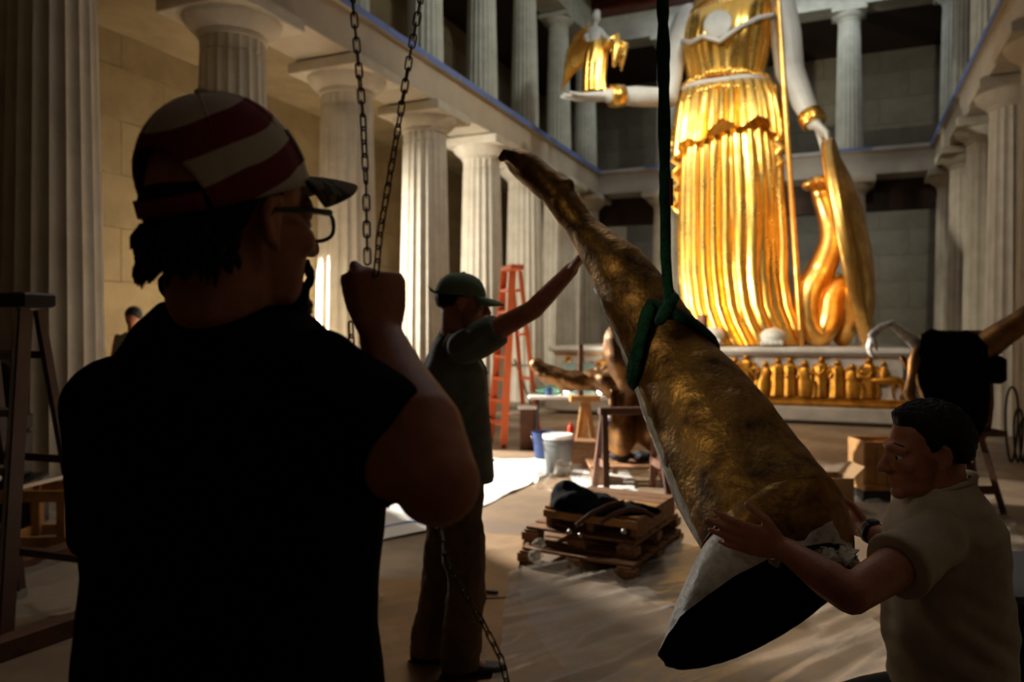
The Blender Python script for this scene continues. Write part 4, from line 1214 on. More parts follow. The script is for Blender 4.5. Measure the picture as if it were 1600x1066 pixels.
cl.tube([shR+V((-.05, .08, 0)), shR, shR*.72+elR*.28, shR*.52+elR*.48], [.074, .074, .071, .069], 18, rnd=False)
cl.ell(shR+V((-.02, .02, 0)), (.075, .075, .075))
cl.tube([shL, shL*.4+elL*.6], [.072, .07], 16, rnd=False); cl.ell(shL, .073)
cv = voxel(cl, .0075, 4)
def fB(p, n):
    q = V((p.x*8+p.z*3, p.y*8, p.z*3.5))
    return .012*noise.noise(q)+.007*noise.noise(V((p.x*15-p.z*12, p.y*15, p.z*9)))
wrinkle(cv, fB)
part('grey_shirt', cv, M['grey_shirt'], B, True)
# collar, placket, shirt tail edge
cq = MB()
for sgn in (1,):
    rs = []
    for i in range(21):
        t = R(-160+320*i/20); dr = rt*math.sin(t)+fw*math.cos(t)*-1
        c0 = nk+V((0, 0, .015))-dr*0
        rs.append([c0+dr*.068+V((0, 0, .045)), c0+dr*.098+V((0, 0, -.012)), c0+dr*.090+V((0, 0, -.016)), c0+dr*.064+V((0, 0, .04))])
    cq.rings(rs)
part('collar', cq, M['grey_shirt'], B, True)
pk = MB()
pp = [sB(z, 0, 0) for z in (.905, 1.0, 1.15, 1.28, 1.40, 1.46)]
dd = [.181, .174, .162, .155, .147, .118]
pk.rings([[q[0]+fw*(d_+.002)+rt*w for w in (-.016, .016)]+[q[0]+fw*(d_-.01)+rt*w for w in (.016, -.016)] for q, d_ in zip(pp, dd)])
part('placket', pk, M['grey_shirt'], B, True)
for k in range(5):
    z = .98+.1*k; i = 1
    dz = np.interp(z, (.905, 1.0, 1.15, 1.28, 1.40, 1.46), dd)
    q = sB(z, 0, 0)[0]
    part('button', MB().ell(q+fw*(dz+.006), .006, None, 8, 6), M['steel'], B, True)
tr = MB()
for hp, kn_, an in legs:
    a2 = V((an.x, an.y, .055))
    tr.tube([hp, hp*.5+kn_*.5, kn_, kn_*.5+a2*.5, a2], [.108, .099, .090, .090, .088], 18, rnd=False)
tr.loft([(cn+V((0, 0, .80)), .155, .13, rt, fw), (cn+V((0, 0, .9)), .165, .135, rt, fw), (cn+V((0, 0, .98)), .16, .13, rt, fw)], 24)
tv = voxel(tr, .009, 3)
wrinkle(tv, lambda p, n: .013*noise.noise(V((p.x*8, p.y*8, p.z*9)))+.006*noise.noise(V((p.x*22, p.y*22, p.z*26))))
part('khaki_trousers', tv, M['khaki'], B, True)
for hp, kn_, an in legs:
    shoe(B, V((an.x, an.y, 0))-fw*.075, V((an.x, an.y, 0))+fw*.21)

# ---------------------------------------------------------------- person 3: crouching at the lower end of the leg
C_ = thing('person', 'crouching man in a beige t-shirt with both hands on the gilded leg', 'person', (1.1, 2.05, 0))
fw = V((-.985, .17, 0)).normalized(); rt = V((fw.y, -fw.x, 0)); rt = rt if rt.y > 0 else -rt      # his right is the far side
hT = frame(P(1446, 708, 1.98), V((-.97, .10, -.10)), (.04, 0, 1)) @ Matrix.Scale(.97, 4)
b = head_blobs(hT)
nk = P(1472, 768, 2.0)
b.tube([hT @ V((-.03, 0, -.03)), hT @ V((-.034, 0, -.08)), nk], [.060, .058, .072], 18)
top = nk; hip = V((1.20, 2.06, .53))
ax_ = (top-hip).normalized(); tf = (fw-ax_*fw.dot(ax_)).normalized(); L = (top-hip).length
def tC(t, a, d_, o=0): return (hip+ax_*L*t+tf*o, a, d_, rt, tf, 2.4)
b.loft([tC(-.1, .15, .12), tC(.1, .165, .12), tC(.35, .155, .11), tC(.6, .17, .115, .01), tC(.82, .175, .11, .01), tC(.95, .13, .085), tC(1.02, .07, .065)], 26)
shL, elL, wrL = P(1462, 846, 1.85), P(1330, 930, 1.68), P(1226, 858, 1.825)
b.tube([shL+V((.03, .06, .02)), shL, shL*.5+elL*.5, elL], [.062, .06, .051, .042], 18)
b.tube([elL, elL*.7+wrL*.3, elL*.35+wrL*.65, wrL], [.043, .044, .036, .028], 18)
hand(b, wrL, P(1150, 836, 1.865)-wrL, (.18, .95, .15), -1, [(.1, .18, .12), (.08, .18, .12), (.1, .2, .12), (.14, .22, .14)], (.75, .1), 1.0, .07)
shR, elR, wrR = P(1440, 815, 2.2), P(1436, 866, 2.06), P(1354, 829, 2.24)
shR = nk+rt*.17-ax_*.05
b.tube([shR, elR], [.06, .042], 16); b.tube([elR, elR*.6+wrR*.4, wrR], [.042, .038, .028], 16)
hand(b, wrR, P(1318, 808, 2.32)-wrR, (-.6, .2, .1), 1, [(.3, .3, .2)]*4, (.6, .2), 1.0, .06)
legs = []
for s, kp, ap in ((1, V((.85, 2.24, .42)), V((1.12, 2.24, .09))), (-1, V((.84, 1.90, .42)), V((1.12, 1.90, .09)))):
    hp = hip+rt*s*.09+V((0, 0, -.02)); legs.append((hp, kp, ap))
    b.tube([hp, hp*.5+kp*.5, kp], [.09, .08, .06], 16); b.tube([kp, kp*.6+ap*.4, ap], [.058, .055, .038], 14)
    b.tube([ap, ap+fw*.1-V((0, 0, .05))], [.038, .03], 10)
part('body', voxel(b, .0056, 3), M['skin'], C_, True)
face_parts(C_, hT, None)
keepC = hairline([(0, 36), (48, 34), (66, 16), (74, -12), (84, -14), (94, 2), (106, -10), (118, -40), (180, -50)])
part('hair', hair_shell(hT, keepC, .019, .006, lo=-.6), M['hair'], C_, True)
wd = (wrR-elR).normalized()
T = Matrix.Translation(wrR-wd*.022) @ wd.to_track_quat('Z', 'Y').to_matrix().to_4x4()
w_ = part('watch_strap', MB().lathe([(.030, -.011), (.034, -.011), (.034, .011), (.030, .011)], T=T, n=24), M['black_plastic'], C_, True, label='black wristwatch strap')
part('watch_case', MB().cbox((0, 0, 0), (.03, .03, .01), .004, T @ Matrix.Rotation(PI*.5, 4, 'Z') @ Matrix.Translation((.035, 0, 0)) @ Matrix.Rotation(PI/2, 4, 'Y')), M['black_plastic'], C_, False, parent=w_)
cl = MB()
cl.loft([tC(.16, .185, .155, .01), tC(.3, .183, .15, .01), tC(.5, .183, .145, .008), tC(.7, .188, .14, .008), tC(.85, .185, .13, .005), tC(.95, .15, .105), tC(1.01, .09, .085), tC(1.045, .076, .08)], 34)
cl.tube([shL+V((.05, .08, .02)), shL+V((0, 0, .004)), shL*.72+elL*.28, shL*.5+elL*.5], [.070, .070, .074, .078], 18, rnd=False)
cl.ell(shL+V((.01, .01, .0)), .070)
cl.tube([shR, shR*.5+elR*.5], [.074, .075], 16, rnd=False); cl.ell(shR, .075)
cv = voxel(cl, .0068, 4)
def fC(p, n):
    q = V((p.x*6+p.z*4, p.y*6, p.z*6-p.x*4))
    low = max(0, min(1, (.98-p.z)/.22))
    return .007*noise.noise(q)+(.004+.010*low)*noise.noise(V((p.x*9, p.y*9, p.z*20+p.x*10)))
wrinkle(cv, fC)
part('beige_tshirt', cv, M['beige_shirt'], C_, True)
part('neck_rib', MB().tube([hip+ax_*L*1.04+rt*.075*math.cos(t)+tf*.078*math.sin(t)-ax_*.018*math.sin(t) for t in [2*PI*i/26 for i in range(26)]], .008, 8, closed=True), M['beige_shirt'], C_, True)
tr = MB()
for hp, kp, ap in legs:
    tr.tube([hp, hp*.5+kp*.5, kp, kp*.5+ap*.5, ap-V((0, 0, .03))], [.11, .098, .078, .074, .068], 18)
tr.loft([tC(-.22, .15, .13), tC(-.05, .175, .14), tC(.2, .17, .135)], 24)
part('dark_trousers', voxel(tr, .009, 4), M['dark_pants'], C_, True)
for hp, kp, ap in legs: shoe(C_, V((ap.x, ap.y, 0))-fw*.07, V((ap.x, ap.y, 0))+fw*.2)

# ---------------------------------------------------------------- a far figure behind the shoulder of person 1
D_ = thing('person', 'distant dark haired figure in grey-green clothes in the left aisle, left of the black shirt', 'person', P(208, 520, 9.2)*1.0-V((0, 0, EYE)))
D0 = D_.base
b = MB().ell(D0+V((0, 0, 1.74)), (.085, .1, .12)).tube([D0+V((0, 0, 1.7)), D0+V((0, 0, 1.55))], .06, 12)
for s in (-1, 1):
    b.tube([D0+V((s*.18, 0, 1.5)), D0+V((s*.24, 0, 1.2)), D0+V((s*.2, -.1, .95))], [.05, .045, .035], 10)
    b.tube([D0+V((s*.09, 0, .9)), D0+V((s*.1, 0, .1)), D0+V((s*.1, -.12, .04))], [.08, .05, .04], 10)
part('body', voxel(b, .014, 2), M['skin'], D_, True)
part('hair', MB().ell(D0+V((0, .015, 1.775)), (.098, .11, .11)), M['hair'], D_, True)
X_, Y_ = V((1, 0, 0)), V((0, 1, 0))
part('shirt', voxel(MB().loft([(D0+V((0, 0, .95)), .2, .13, X_, Y_), (D0+V((0, 0, 1.3)), .21, .14, X_, Y_), (D0+V((0, 0, 1.5)), .19, .11, X_, Y_), (D0+V((0, 0, 1.57)), .08, .07, X_, Y_)], 20), .014, 3), M['grey_shirt'], D_, True)
part('trousers', voxel(MB().tube([D0+V((.09, 0, .95)), D0+V((.1, 0, .06))], [.11, .08], 12).tube([D0+V((-.09, 0, .95)), D0+V((-.1, 0, .06))], [.11, .08], 12), .014, 2), M['dark_pants'], D_, True)
# ================================================================ THINGS ABOUT THE FLOOR (camera-aligned coordinates)
def gz(p): q = V(p); q.z = 0; return q
# ---- hollow torso casting, seen into its black open back
to = thing('gilded_torso', 'hollow gilded torso casting with two arms flung out, its black open back towards us', 'sculpture', gz(P(1495, 700, 6.6)))
D = 6.6
def tp(x, y, dd=0): return P(x, y, D+dd)
sec = [(1512, 690, 24, .10), (1505, 668, 40, .16), (1496, 630, 52, .2), (1490, 590, 56, .22), (1488, 550, 56, .22), (1490, 530, 52, .2), (1492, 516, 44, .14)]
shell = MB().loft([(tp(x, y, .14), w/F*D*1.05, dp*.72, X_, Y_, 2.6) for x, y, w, dp in sec], 36)
part('shell', voxel(shell, .022, 3), M['bronze'], to, True)
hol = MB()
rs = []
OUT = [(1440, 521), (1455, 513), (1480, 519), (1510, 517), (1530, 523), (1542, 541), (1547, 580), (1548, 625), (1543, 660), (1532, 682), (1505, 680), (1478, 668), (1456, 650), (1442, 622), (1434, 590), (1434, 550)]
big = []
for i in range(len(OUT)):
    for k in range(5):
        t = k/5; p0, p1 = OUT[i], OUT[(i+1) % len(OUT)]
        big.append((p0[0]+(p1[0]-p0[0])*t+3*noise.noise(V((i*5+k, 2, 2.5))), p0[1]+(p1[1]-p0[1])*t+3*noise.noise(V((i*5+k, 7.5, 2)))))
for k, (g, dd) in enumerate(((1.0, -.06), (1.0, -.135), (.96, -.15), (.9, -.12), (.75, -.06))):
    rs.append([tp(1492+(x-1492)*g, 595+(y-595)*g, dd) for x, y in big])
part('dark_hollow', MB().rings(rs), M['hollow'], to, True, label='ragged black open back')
b = MB().tube([tp(1440, 545, .0), tp(1420, 527, -.02), tp(1392, 506, -.03), tp(1376, 512, -.04), tp(1362, 524, -.06)], [.07, .05, .04, .036, .034], 14)
hand(b, tp(1364, 522, -.05), (-.35, 0, -.9), (.9, 0, -.2), 1, [(.5, .6, .4)]*4, (.4, .4), 1.25)
part('bent_arm', voxel(b, .012, 3), M['plaster'], to, True, label='bent arm painted pale for its lit edge, ending in a drooping hand')  # thin plaster-white limb stands in for the lit edge of a brown arm
b = MB().tube([tp(1535, 545, .05), tp(1566, 522, .0), tp(1600, 500, -.1), tp(1636, 470, -.2), tp(1670, 430, -.3)], [.13, .115, .10, .09, .07], 14)
part('raised_arm', voxel(b, .02, 3), M['bronze'], to, True)
part('socket_block', MB().cbox(tp(1556, 578, -.02), (.13, .16, .24), .03), M['hollow'], to, label='black block at its right side')
b = MB().tube([tp(1432, 545, -.1), tp(1428, 565, -.12), tp(1424, 590, -.1), tp(1420, 615, -.08), tp(1430, 640, -.05)], [.03, .05, .035, .05, .03], 10).tube([tp(1410, 560, -.05), tp(1418, 575, -.08), tp(1426, 580, -.1)], .025, 8)
part('torn_edge', b, M['bronze'], to, True)
# trestle that carries it
tz = thing('torso_stand', 'brown timber stand under the hollow gilded torso, behind the crouching man', 'stand', gz(P(1500, 720, 6.75)))
q0 = gz(P(1500, 720, 6.75))
for sx_, sy_ in ((-1, -1), (1, -1), (-1, 1), (1, 1)):
    part('leg', MB().beam(q0+V((sx_*.26, sy_*.2, 0)), q0+V((sx_*.12, sy_*.1, .66)), .07, .045), M['wood_d'], tz)
for sy_ in (-1, 1): part('crossbar', MB().beam(q0+V((-.22, sy_*.17, .2)), q0+V((.22, sy_*.17, .2)), .04, .07), M['wood_d'], tz)
part('top_board', MB().cbox(q0+V((0, 0, .685)), (.62, .36, .05), .006), M['wood_d'], tz)

# ---- ladders
def stepladder(t, base, along, side, h, w_b, w_t, spread, rail_m, tread_m, cap_m, steps, rail=(.03, .08), rear_m=None):
    """base: middle of the front feet; side: across the treads; along: from the front to the rear feet"""
    base, a, s_ = V(base), V(along).normalized(), V(side).normalized()
    tp_ = base+a*(spread*.42)+V((0, 0, h))
    for sg in (-1, 1):
        part('front_rail', MB().beam(base+s_*sg*w_b/2, tp_+s_*sg*w_t/2-a*.05-V((0, 0, .05)), rail[0], rail[1], a), rail_m, t)
        part('rail_edge', MB().beam(base+s_*sg*(w_b/2)-a*(rail[1]/2+.004), tp_+s_*sg*(w_t/2)-a*(.05+rail[1]/2+.004)-V((0, 0, .05)), rail[0]*.5, .006, a), M['alu'] if rail_m is M['ladder_d'] else rail_m, t)
        part('rear_rail', MB().beam(base+a*spread+s_*sg*w_b*.46, tp_+s_*sg*w_t*.46+a*.06-V((0, 0, .05)), rail[0]*.8, rail[1]*.6, a), rear_m or rail_m, t)
        part('foot', MB().cbox(base+s_*sg*w_b/2+V((0, 0, .025)), (.05, .07, .05), .006), M['black_plastic'], t)
        part('foot', MB().cbox(base+a*spread+s_*sg*w_b*.46+V((0, 0, .025)), (.05, .05, .05), .006), M['black_plastic'], t)
        part('spreader', MB().beam(base*.55+tp_*.45+s_*sg*(w_b*.55+w_t*.45)/2, (base+a*spread)*.55+tp_*.45+s_*sg*(w_b*.55+w_t*.45)/2, .012, .02), M['alu'], t)
    for k in range(1, steps+1):
        f = k/(steps+1)
        p = base*(1-f)+(tp_-a*.05)*f; w = (w_b*(1-f)+w_t*f)-rail[0]
        part('tread', MB().beam(p-s_*w/2, p+s_*w/2, rail[1]*1.05, .035, V((0, 0, 1))), tread_m, t)
        if k % 2:
            p2 = (base+a*spread)*(1-f)+(tp_+a*.06)*f
            part('rear_bar', MB().beam(p2-s_*w*.46, p2+s_*w*.46, .02, .04), rear_m or rail_m, t)
    part('top_cap', MB().cbox(tp_+V((0, 0, .0)), (w_t+.12, .2, .075), .012, Matrix.Translation(tp_) @ s_.to_track_quat('X', 'Z').to_matrix().to_4x4() @ Matrix.Translation(-tp_)), cap_m, t)
lp = gz(G(-62, 1010))
t = thing('stepladder', 'dark red-brown stepladder with a black top cap at the left edge', 'ladder', lp)
stepladder(t, lp, (.18, 1, 0), (1, -.34, 0), 1.73, .58, .40, .62, M['ladder_d'], M['tread'], M['black_plastic'], 5, (.035, .085))
op = gz(P(776, 690, 10.6))
t = thing('stepladder', 'tall orange stepladder standing before the columns behind the green capped man', 'ladder', op)
stepladder(t, op, (1, .25, 0), (.35, -1, 0), 2.46, .62, .36, .52, M['orange'], M['orange'], M['orange'], 7, (.05, .09), rear_m=M['orange'])

# ---- stuff by the left ladder
def board_obj(name, label, cat, p0, p1, w, h, m, **k):
    return solo(name, MB().beam(p0, p1, w, h, b=.004), m, label, cat, gz((V(p0)+V(p1))/2), **k)
za = V((0, 0, .045))
solo('timber_beam', MB().beam(G(-60, 1052)+V((0, 0, .05)), G(150, 978)+V((0, 0, .05)), .10, .10, b=.006), M['wood_d'], 'long dark timber beam lying on the floor in the bottom left corner', 'timber', gz(G(40, 1020)))
solo('timber_beam', MB().beam(G(-60, 926)+V((0, 0, .05)), G(140, 860)+V((0, 0, .05)), .12, .09, b=.006), M['wood_d'], 'dark timber beam lying behind the left stepladder', 'timber', gz(G(40, 900)))
cr_ = gz(G(78, 850))
t = thing('wooden_crate', 'ochre pine crate frame on the floor behind the left stepladder', 'crate', cr_)
for sx_ in (-.19, .19):
    for sy_ in (-.16, .16): part('post', MB().beam(cr_+V((sx_, sy_, 0)), cr_+V((sx_, sy_, .42)), .06, .06), M['wood_y'], t)
for z in (.06, .39):
    for sy_ in (-.18, .18): part('slat', MB().beam(cr_+V((-.24, sy_, z)), cr_+V((.24, sy_, z)), .025, .08), M['wood_y'], t)
    for sx_ in (-.215, .215): part('slat', MB().beam(cr_+V((sx_, -.17, z)), cr_+V((sx_, .17, z)), .025, .08), M['wood_y'], t)
# dark cases stacked behind the ladder
def case(name, label, p, size, m, rot=0, group=None):
    p = V(p)
    t = thing(name, label, 'case', p, 'cam', group)
    T = Matrix.Translation(p) @ Matrix.Rotation(rot, 4, 'Z')
    sx_, sy_, sz_ = size
    part('body', MB().cbox((0, 0, sz_*.36), (sx_, sy_, sz_*.7), .015, T), m, t)
    part('lid', MB().cbox((0, 0, sz_*.86), (sx_*1.01, sy_*1.01, sz_*.27), .02, T), m, t)
    for s in (-1, 1):
        part('latch', MB().cbox((s*sx_*.28, -sy_/2-.006, sz_*.72), (.05, .012, .06), .003, T), M['steel'], t)
    part('handle', MB().tube([T @ V((-.07, -sy_/2, sz_*.4)), T @ V((-.06, -sy_/2-.03, sz_*.4)), T @ V((.06, -sy_/2-.03, sz_*.4)), T @ V((.07, -sy_/2, sz_*.4))], .008, 8), M['black_plastic'], t)
    return t
k0 = gz(P(-40, 800, 5.9))
case('tool_case', 'low black tool case on the floor seen through the left stepladder', k0, (.9, .5, .42), M['black_plastic'], .3)
case('tool_case', 'taller black tool case standing on the low one behind the left stepladder', k0+V((-.02, .0, .42)), (.7, .45, .5), M['black_plastic'], .2)
k2 = k0+V((.0, -.02, .925))
t = thing('black_duffel', 'slumped black cloth bag on top of the black cases at the left edge', 'bag', k2)
bg = voxel(MB().ell(k2+V((0, 0, .16)), (.34, .2, .17)).ell(k2+V((.14, 0, .26)), (.18, .16, .16)).ell(k2+V((-.15, 0, .3)), (.16, .15, .18)), .018, 4)
wrinkle(bg, lambda p, n: .02*noise.noise(p*9))
part('bag', bg, M['black_cloth'], t, True); part('handle', MB().tube([k2+V((-.1, -.15, .35)), k2+V((0, -.2, .5)), k2+V((.12, -.15, .36))], .012, 8), M['black_cloth'], t, True)
cl_ = k0+V((.22, -.22, .42))
wq = voxel(MB().ell(cl_+V((0, 0, .05)), (.14, .09, .05)).ell(cl_+V((.06, -.03, .07)), (.08, .07, .05)), .012, 3)
wrinkle(wq, lambda p, n: .012*noise.noise(p*22))
o = solo('white_rag', wq, M['sheet_w'], 'crumpled white rag lying on the low black case at the left edge', 'rag', cl_, smooth=True)

# ---- black trunk behind the crouching man
case('equipment_trunk', 'black equipment trunk in the bottom right corner behind the crouching man', gz(P(1690, 900, 2.75))+V((.0, .12, 0)), (.95, .6, .66), M['dark_pants'], -.05)

# ---- pallets
def pallet(t, o, ex, ey, lx, ly, z, m, nb=6, bl=(.1, .1, .1)):
    """deck boards run along ex, stringer blocks below"""
    o, ex, ey = V(o), V(ex).normalized(), V(ey).normalized()
    U = V((0, 0, 1))
    for k in range(3):
        p = o+ey*(ly*k/2*.92+ly*.04)
        part('bottom_board', MB().beam(p+U*(z+.009), p+ex*lx+U*(z+.009), .1, .016, b=.002), m, t)
        for q in range(3):
            c = p+ex*(lx*(.06+.44*q)); part('block', MB().beam(c-ex*.065+U*(z+.046), c+ex*.065+U*(z+.046), .1, .056, b=.003), m, t)
    for q in range(3):
        c = o+ex*(lx*(.06+.44*q)); part('cross_board', MB().beam(c+U*(z+.083), c+ey*ly+U*(z+.083), .1, .016, b=.002), m, t)
    for k in range(nb):
        p = o+ey*(ly*(k+.5)/nb)+ex*random.uniform(-.01, .01)
        part('deck_board', MB().beam(p+U*(z+.1), p+ex*lx+U*(z+.1), ly/nb*.78, .018, b=.002), m, t)
n0, n1, n2 = gz(G(986, 912)), gz(G(818, 882)), gz(G(1090, 828))
ex = (n1-n0).normalized(); ey = (n2-n0).normalized()
t = thing('wooden_pallet', 'bottom wooden pallet of the stack in the middle of the floor', 'pallet', (n0+n2)/2, 'cam', 'stacked pallets')
pallet(t, n0, ex, ey, .80, 1.05, 0, M['wood'], 6)
t = thing('wooden_pallet', 'second wooden pallet of the stack, its boards shifted to the left', 'pallet', (n0+n2)/2+V((0, 0, .112)), 'cam', 'stacked pallets')
pallet(t, n0+ey*.12+ex*.03, ex, ey, .80, .95, .112, M['wood'], 6)
t = thing('wooden_box', 'shallow wooden box with a slot in its front on the pallet stack', 'box', n0+ey*.2+V((0, 0, .225)), 'cam')
o_ = n0+ey*.16+ex*.0
U = V((0, 0, 1))
zz = .225
for k in range(5):
    p = o_+ey*(.09+.16*k)
    part('deck_board', MB().beam(p+ex*.02+U*(zz+.132), p+ex*.70+U*(zz+.132), .145, .022, b=.003), M['wood_y'] if k in (0, 2) else M['wood'], t)
for q in (.05, .36, .67):
    c = o_+ex*q
    part('stringer', MB().beam(c+ey*.02+U*(zz+.06), c+ey*.82+U*(zz+.06), .045, .118, b=.003), M['wood'], t)
part('front_board', MB().beam(o_+ex*.02+ey*.0+U*(zz+.098), o_+ex*.70+ey*.0+U*(zz+.098), .02, .05, b=.003), M['wood_y'], t)
# black jacket thrown over the pallets, brown straps
j0 = n0+ey*.95+ex*.42+V((0, 0, .455))
def P2(x, y, d): return P(x, y, d)
jb = MB().ell(P(898, 792, 5.25), (.17, .22, .15)).ell(P(886, 782, 5.3), (.11, .15, .14)).ell(P(935, 799, 5.2), (.2, .24, .11)).ell(P(980, 808, 5.15), (.18, .22, .08)).ell(P(1008, 813, 5.1), (.1, .16, .05))
jv = voxel(jb, .014, 3); wrinkle(jv, lambda p, n: .025*noise.noise(p*8)+.01*noise.noise(p*22))
jv.v = [(x, y, max(z, .372)) for x, y, z in jv.v]
t = thing('black_jacket', 'black jacket heaped on the pallet stack', 'jacket', gz(P(935, 790, 5.4))+V((0, 0, .37)))
part('jacket', jv, M['black_cloth'], t, True)
for lab, pts in (('brown webbing strap trailing over the left of the black jacket', [(900, 822, 4.9), (925, 802, 4.94), (950, 790, 5.0), (975, 784, 5.1)]), ('brown webbing strap over the right of the black jacket', [(938, 818, 4.88), (958, 804, 4.92), (985, 795, 4.96), (1005, 799, 4.98), (1022, 808, 4.95)])):
    path = [P(*q) for q in pts]
    fine = []
    for i in range(len(path)-1):
        for k in range(6): fine.append(path[i].lerp(path[i+1], k/6))
    fine.append(path[-1])
    solo('webbing_strap', ribbon(fine, .015, .004, rough=.1), M['strap'], lab, 'strap', path[0], smooth=True)
# crumpled clear plastic behind the jacket and bright bits
def crumple(name, label, p, rad, m, seed, kind=None):
    p = V(p)
    q = voxel(MB().ell(p, rad), .02, 1)
    wrinkle(q, lambda a, n: rad[2]*1.1*noise.noise(V((a.x*13+seed, a.y*13, a.z*13)))+rad[2]*.6*noise.noise(V((a.x*31+seed, a.y*31, a.z*31))))
    return solo(name, q, m, label, 'plastic', p, smooth=25)
crumple('plastic_wrap', 'crumpled clear plastic wrap bunched behind the black jacket', P(882, 752, 6.2), (.16, .12, .10), M['film'], 3)
for k, (x, y, d, l) in enumerate(((836, 868, 5.0, 'scrunched plastic wrap at the left corner of the pallets'), (842, 850, 5.1, 'small twist of plastic wrap on the left pallet edge'), (808, 930, 4.5, 'small scrap of crumpled plastic on the floor left of the pallets'), (588, 932, 4.4, 'twisted bit of plastic film beside the black shirt'), (750, 1030, 3.55, 'crumpled plastic scrap at the toe of the dark boot'))):
    crumple('plastic_scrap', l, P(x, y, d), (.05, .05, .035), M['film'], k*7)
# shiny beads added on the boards to stand in for glints on plastic wrap
for k, (x, y, d, l) in enumerate(((908, 818, 4.95, 'round shiny bead standing for a glint on the box, upper of the cluster'), (890, 831, 4.95, 'shiny bead standing for a glint on the box, left of the cluster'), (907, 836, 4.95, 'shiny bead standing for a glint on the box, lowest of the cluster'), (975, 831, 4.72, 'shiny bead standing for a glint in the slot of the shallow box'))):
    q = MB().ell(P(x, y, d), .016, None, 12, 8); q.tube([P(x, y, d), P(x, y, d)+V((0, .05, 0))], .008, 8)
    solo('glint_bead', q, M['steel'], l, 'glint', P(x, y, d), smooth=True, group='glints on the pallets')

# ---- pail, can, bucket, post, table
def bucket(label, p, h, r0, r1, m, lid=None, cat='bucket'):
    p = V(p)
    t = thing('bucket', label, cat, p)
    part('pail', MB().lathe([(r0*.96, 0), (r0, .01), (r1, h*.97), (r1*1.05, h*.93), (r1*1.05, h), (r1*.96, h), (r0*.9, .02), (.001, .02)], c=p, n=40), m, t, 40)
    part('pail_ring', MB().lathe([(r1*.985, h*.8), (r1*1.05, h*.8), (r1*1.05, h*.83), (r1*.99, h*.83)], c=p, n=40), m, t, 40)
    if lid: part('lid', MB().lathe([(r1*1.08, h*.94), (r1*1.08, h*1.03), (r1*1.0, h*1.045), (r1*.9, h*1.03), (.001, h*1.03)], c=p, n=40), lid, t, 40)
    part('wire_handle', MB().tube([p+V((r1*1.06*math.cos(a), -r1*.55*math.sin(a)-.03*math.sin(a), h*.86-h*.42*math.sin(a))) for a in [PI*i/14 for i in range(15)]], .004, 6), M['steel'], t, True)
    return t
bp0 = gz(P(872, 742, 8.36))
bucket('grey plastic bucket with a pale lid beside the bright floor patch', bp0, .43, .135, .158, M['pail'], M['white_pl'])
bucket('blue bucket beside the brown timber post', gz(P(850, 690, 9.35)), .34, .11, .14, M['blue'])
solo('spray_can', MB().lathe([(.034, 0), (.036, .01), (.036, .16), (.028, .18), (.018, .185), (.018, .21), (.001, .212)], c=gz(P(892, 735, 8.7))+V((0, 0, .32)), n=24), M['red'], 'small red spray can just right of the grey bucket', 'can', gz(P(892, 735, 8.7))+V((0, 0, .32)), smooth=40)
st_b = gz(P(897, 740, 8.75))
solo('low_box', MB().cbox(st_b+V((.05, .05, .16)), (.42, .3, .32), .008), M['wood'], 'low brown wooden box behind the grey bucket', 'box', st_b)
po = gz(P(824, 690, 10.25))
t = thing('timber_post', 'short dark brown square timber post left of the folding table', 'post', po)
part('post', MB().cbox(po+V((0, 0, .27)), (.2, .2, .54), .01), M['wood_d'], t); part('cap_board', MB().cbox(po+V((0, 0, .56)), (.26, .26, .04), .006), M['white_pl'], t)
bd0 = gz(P(812, 690, 10.9))
solo('grey_board', MB().beam(P(804, 562, 11.5), gz(P(848, 690, 11.3))+V((0, 0, .03)), .03, .16, (0, -1, 0), b=.006), M['grey_board'], 'grey board leaning across between the orange ladder and the timber post', 'board', P(835, 622, 10.7))
# folding table
ta, tb = P(842, 622, 9.9), P(962, 620, 9.7); tz_ = .745
t = thing('folding_table', 'white topped folding table with thin black legs before the pedestal', 'table', gz((ta+tb)/2))
c = (ta+tb)/2
part('table_top', MB().cbox((c.x, c.y+.25, tz_-.02), (1.25, .62, .04), .01), M['white_pl'], t)
for sx_ in (-.52, .52):
    for sy_ in (0.02, .48): part('leg', MB().tube([V((c.x+sx_, c.y+sy_, 0)), V((c.x+sx_*.96, c.y+sy_, tz_-.04))], .014, 8), M['black_plastic'], t, True)
    part('leg_brace', MB().tube([V((c.x+sx_, c.y+.02, .2)), V((c.x+sx_, c.y+.48, .2))], .01, 8), M['black_plastic'], t, True)
def on(x, dy=.2): return V((P(x, 600, 9.8).x, c.y+dy, tz_+.0))
q = on(858, .28); w_ = voxel(MB().ell(q+V((0, 0, .05)), (.17, .12, .05)).ell(q+V((.05, 0, .09)), (.1, .09, .05)), .014, 3); wrinkle(w_, lambda p, n: .014*noise.noise(p*17))
w_.v = [(x, y, max(z, tz_+.002)) for x, y, z in w_.v]
solo('mint_cloth', w_, M['mint'], 'mint green cloth heaped on the left of the folding table', 'cloth', q, smooth=True)
q = on(859, .08); solo('blue_tub', MB().lathe([(.045, 0), (.055, .09), (.06, .09), (.06, .1), (.05, .1), (.042, .01)], c=q, n=24), M['blue'], 'small blue tub in front of the mint cloth', 'tub', q, smooth=40)
def worklamp(label, q, tgt, pw):
    q = V(q)
    t = thing('work_lamp', label, 'lamp', q)
    part('base', MB().lathe([(.06, 0), (.06, .012), (.015, .02), (.012, .02)], c=q, n=20), M['black_plastic'], t, 40)
    part('stem', MB().tube([q+V((0, 0, .01)), q+V((0, 0, .03))], .008, 8), M['steel'], t, True)
    part('bulb', MB().ell(q+V((0, -.01, .065)), (.036, .036, .045), None, 16, 10), M['bulb'], t, True)
    part('shade', MB().lathe([(.03, .0), (.045, -.02), (.075, .05), (.07, .052), (.04, -.01)], c=q+V((0, .03, .075)), n=24), M['white_pl'], t, 40)
    return t
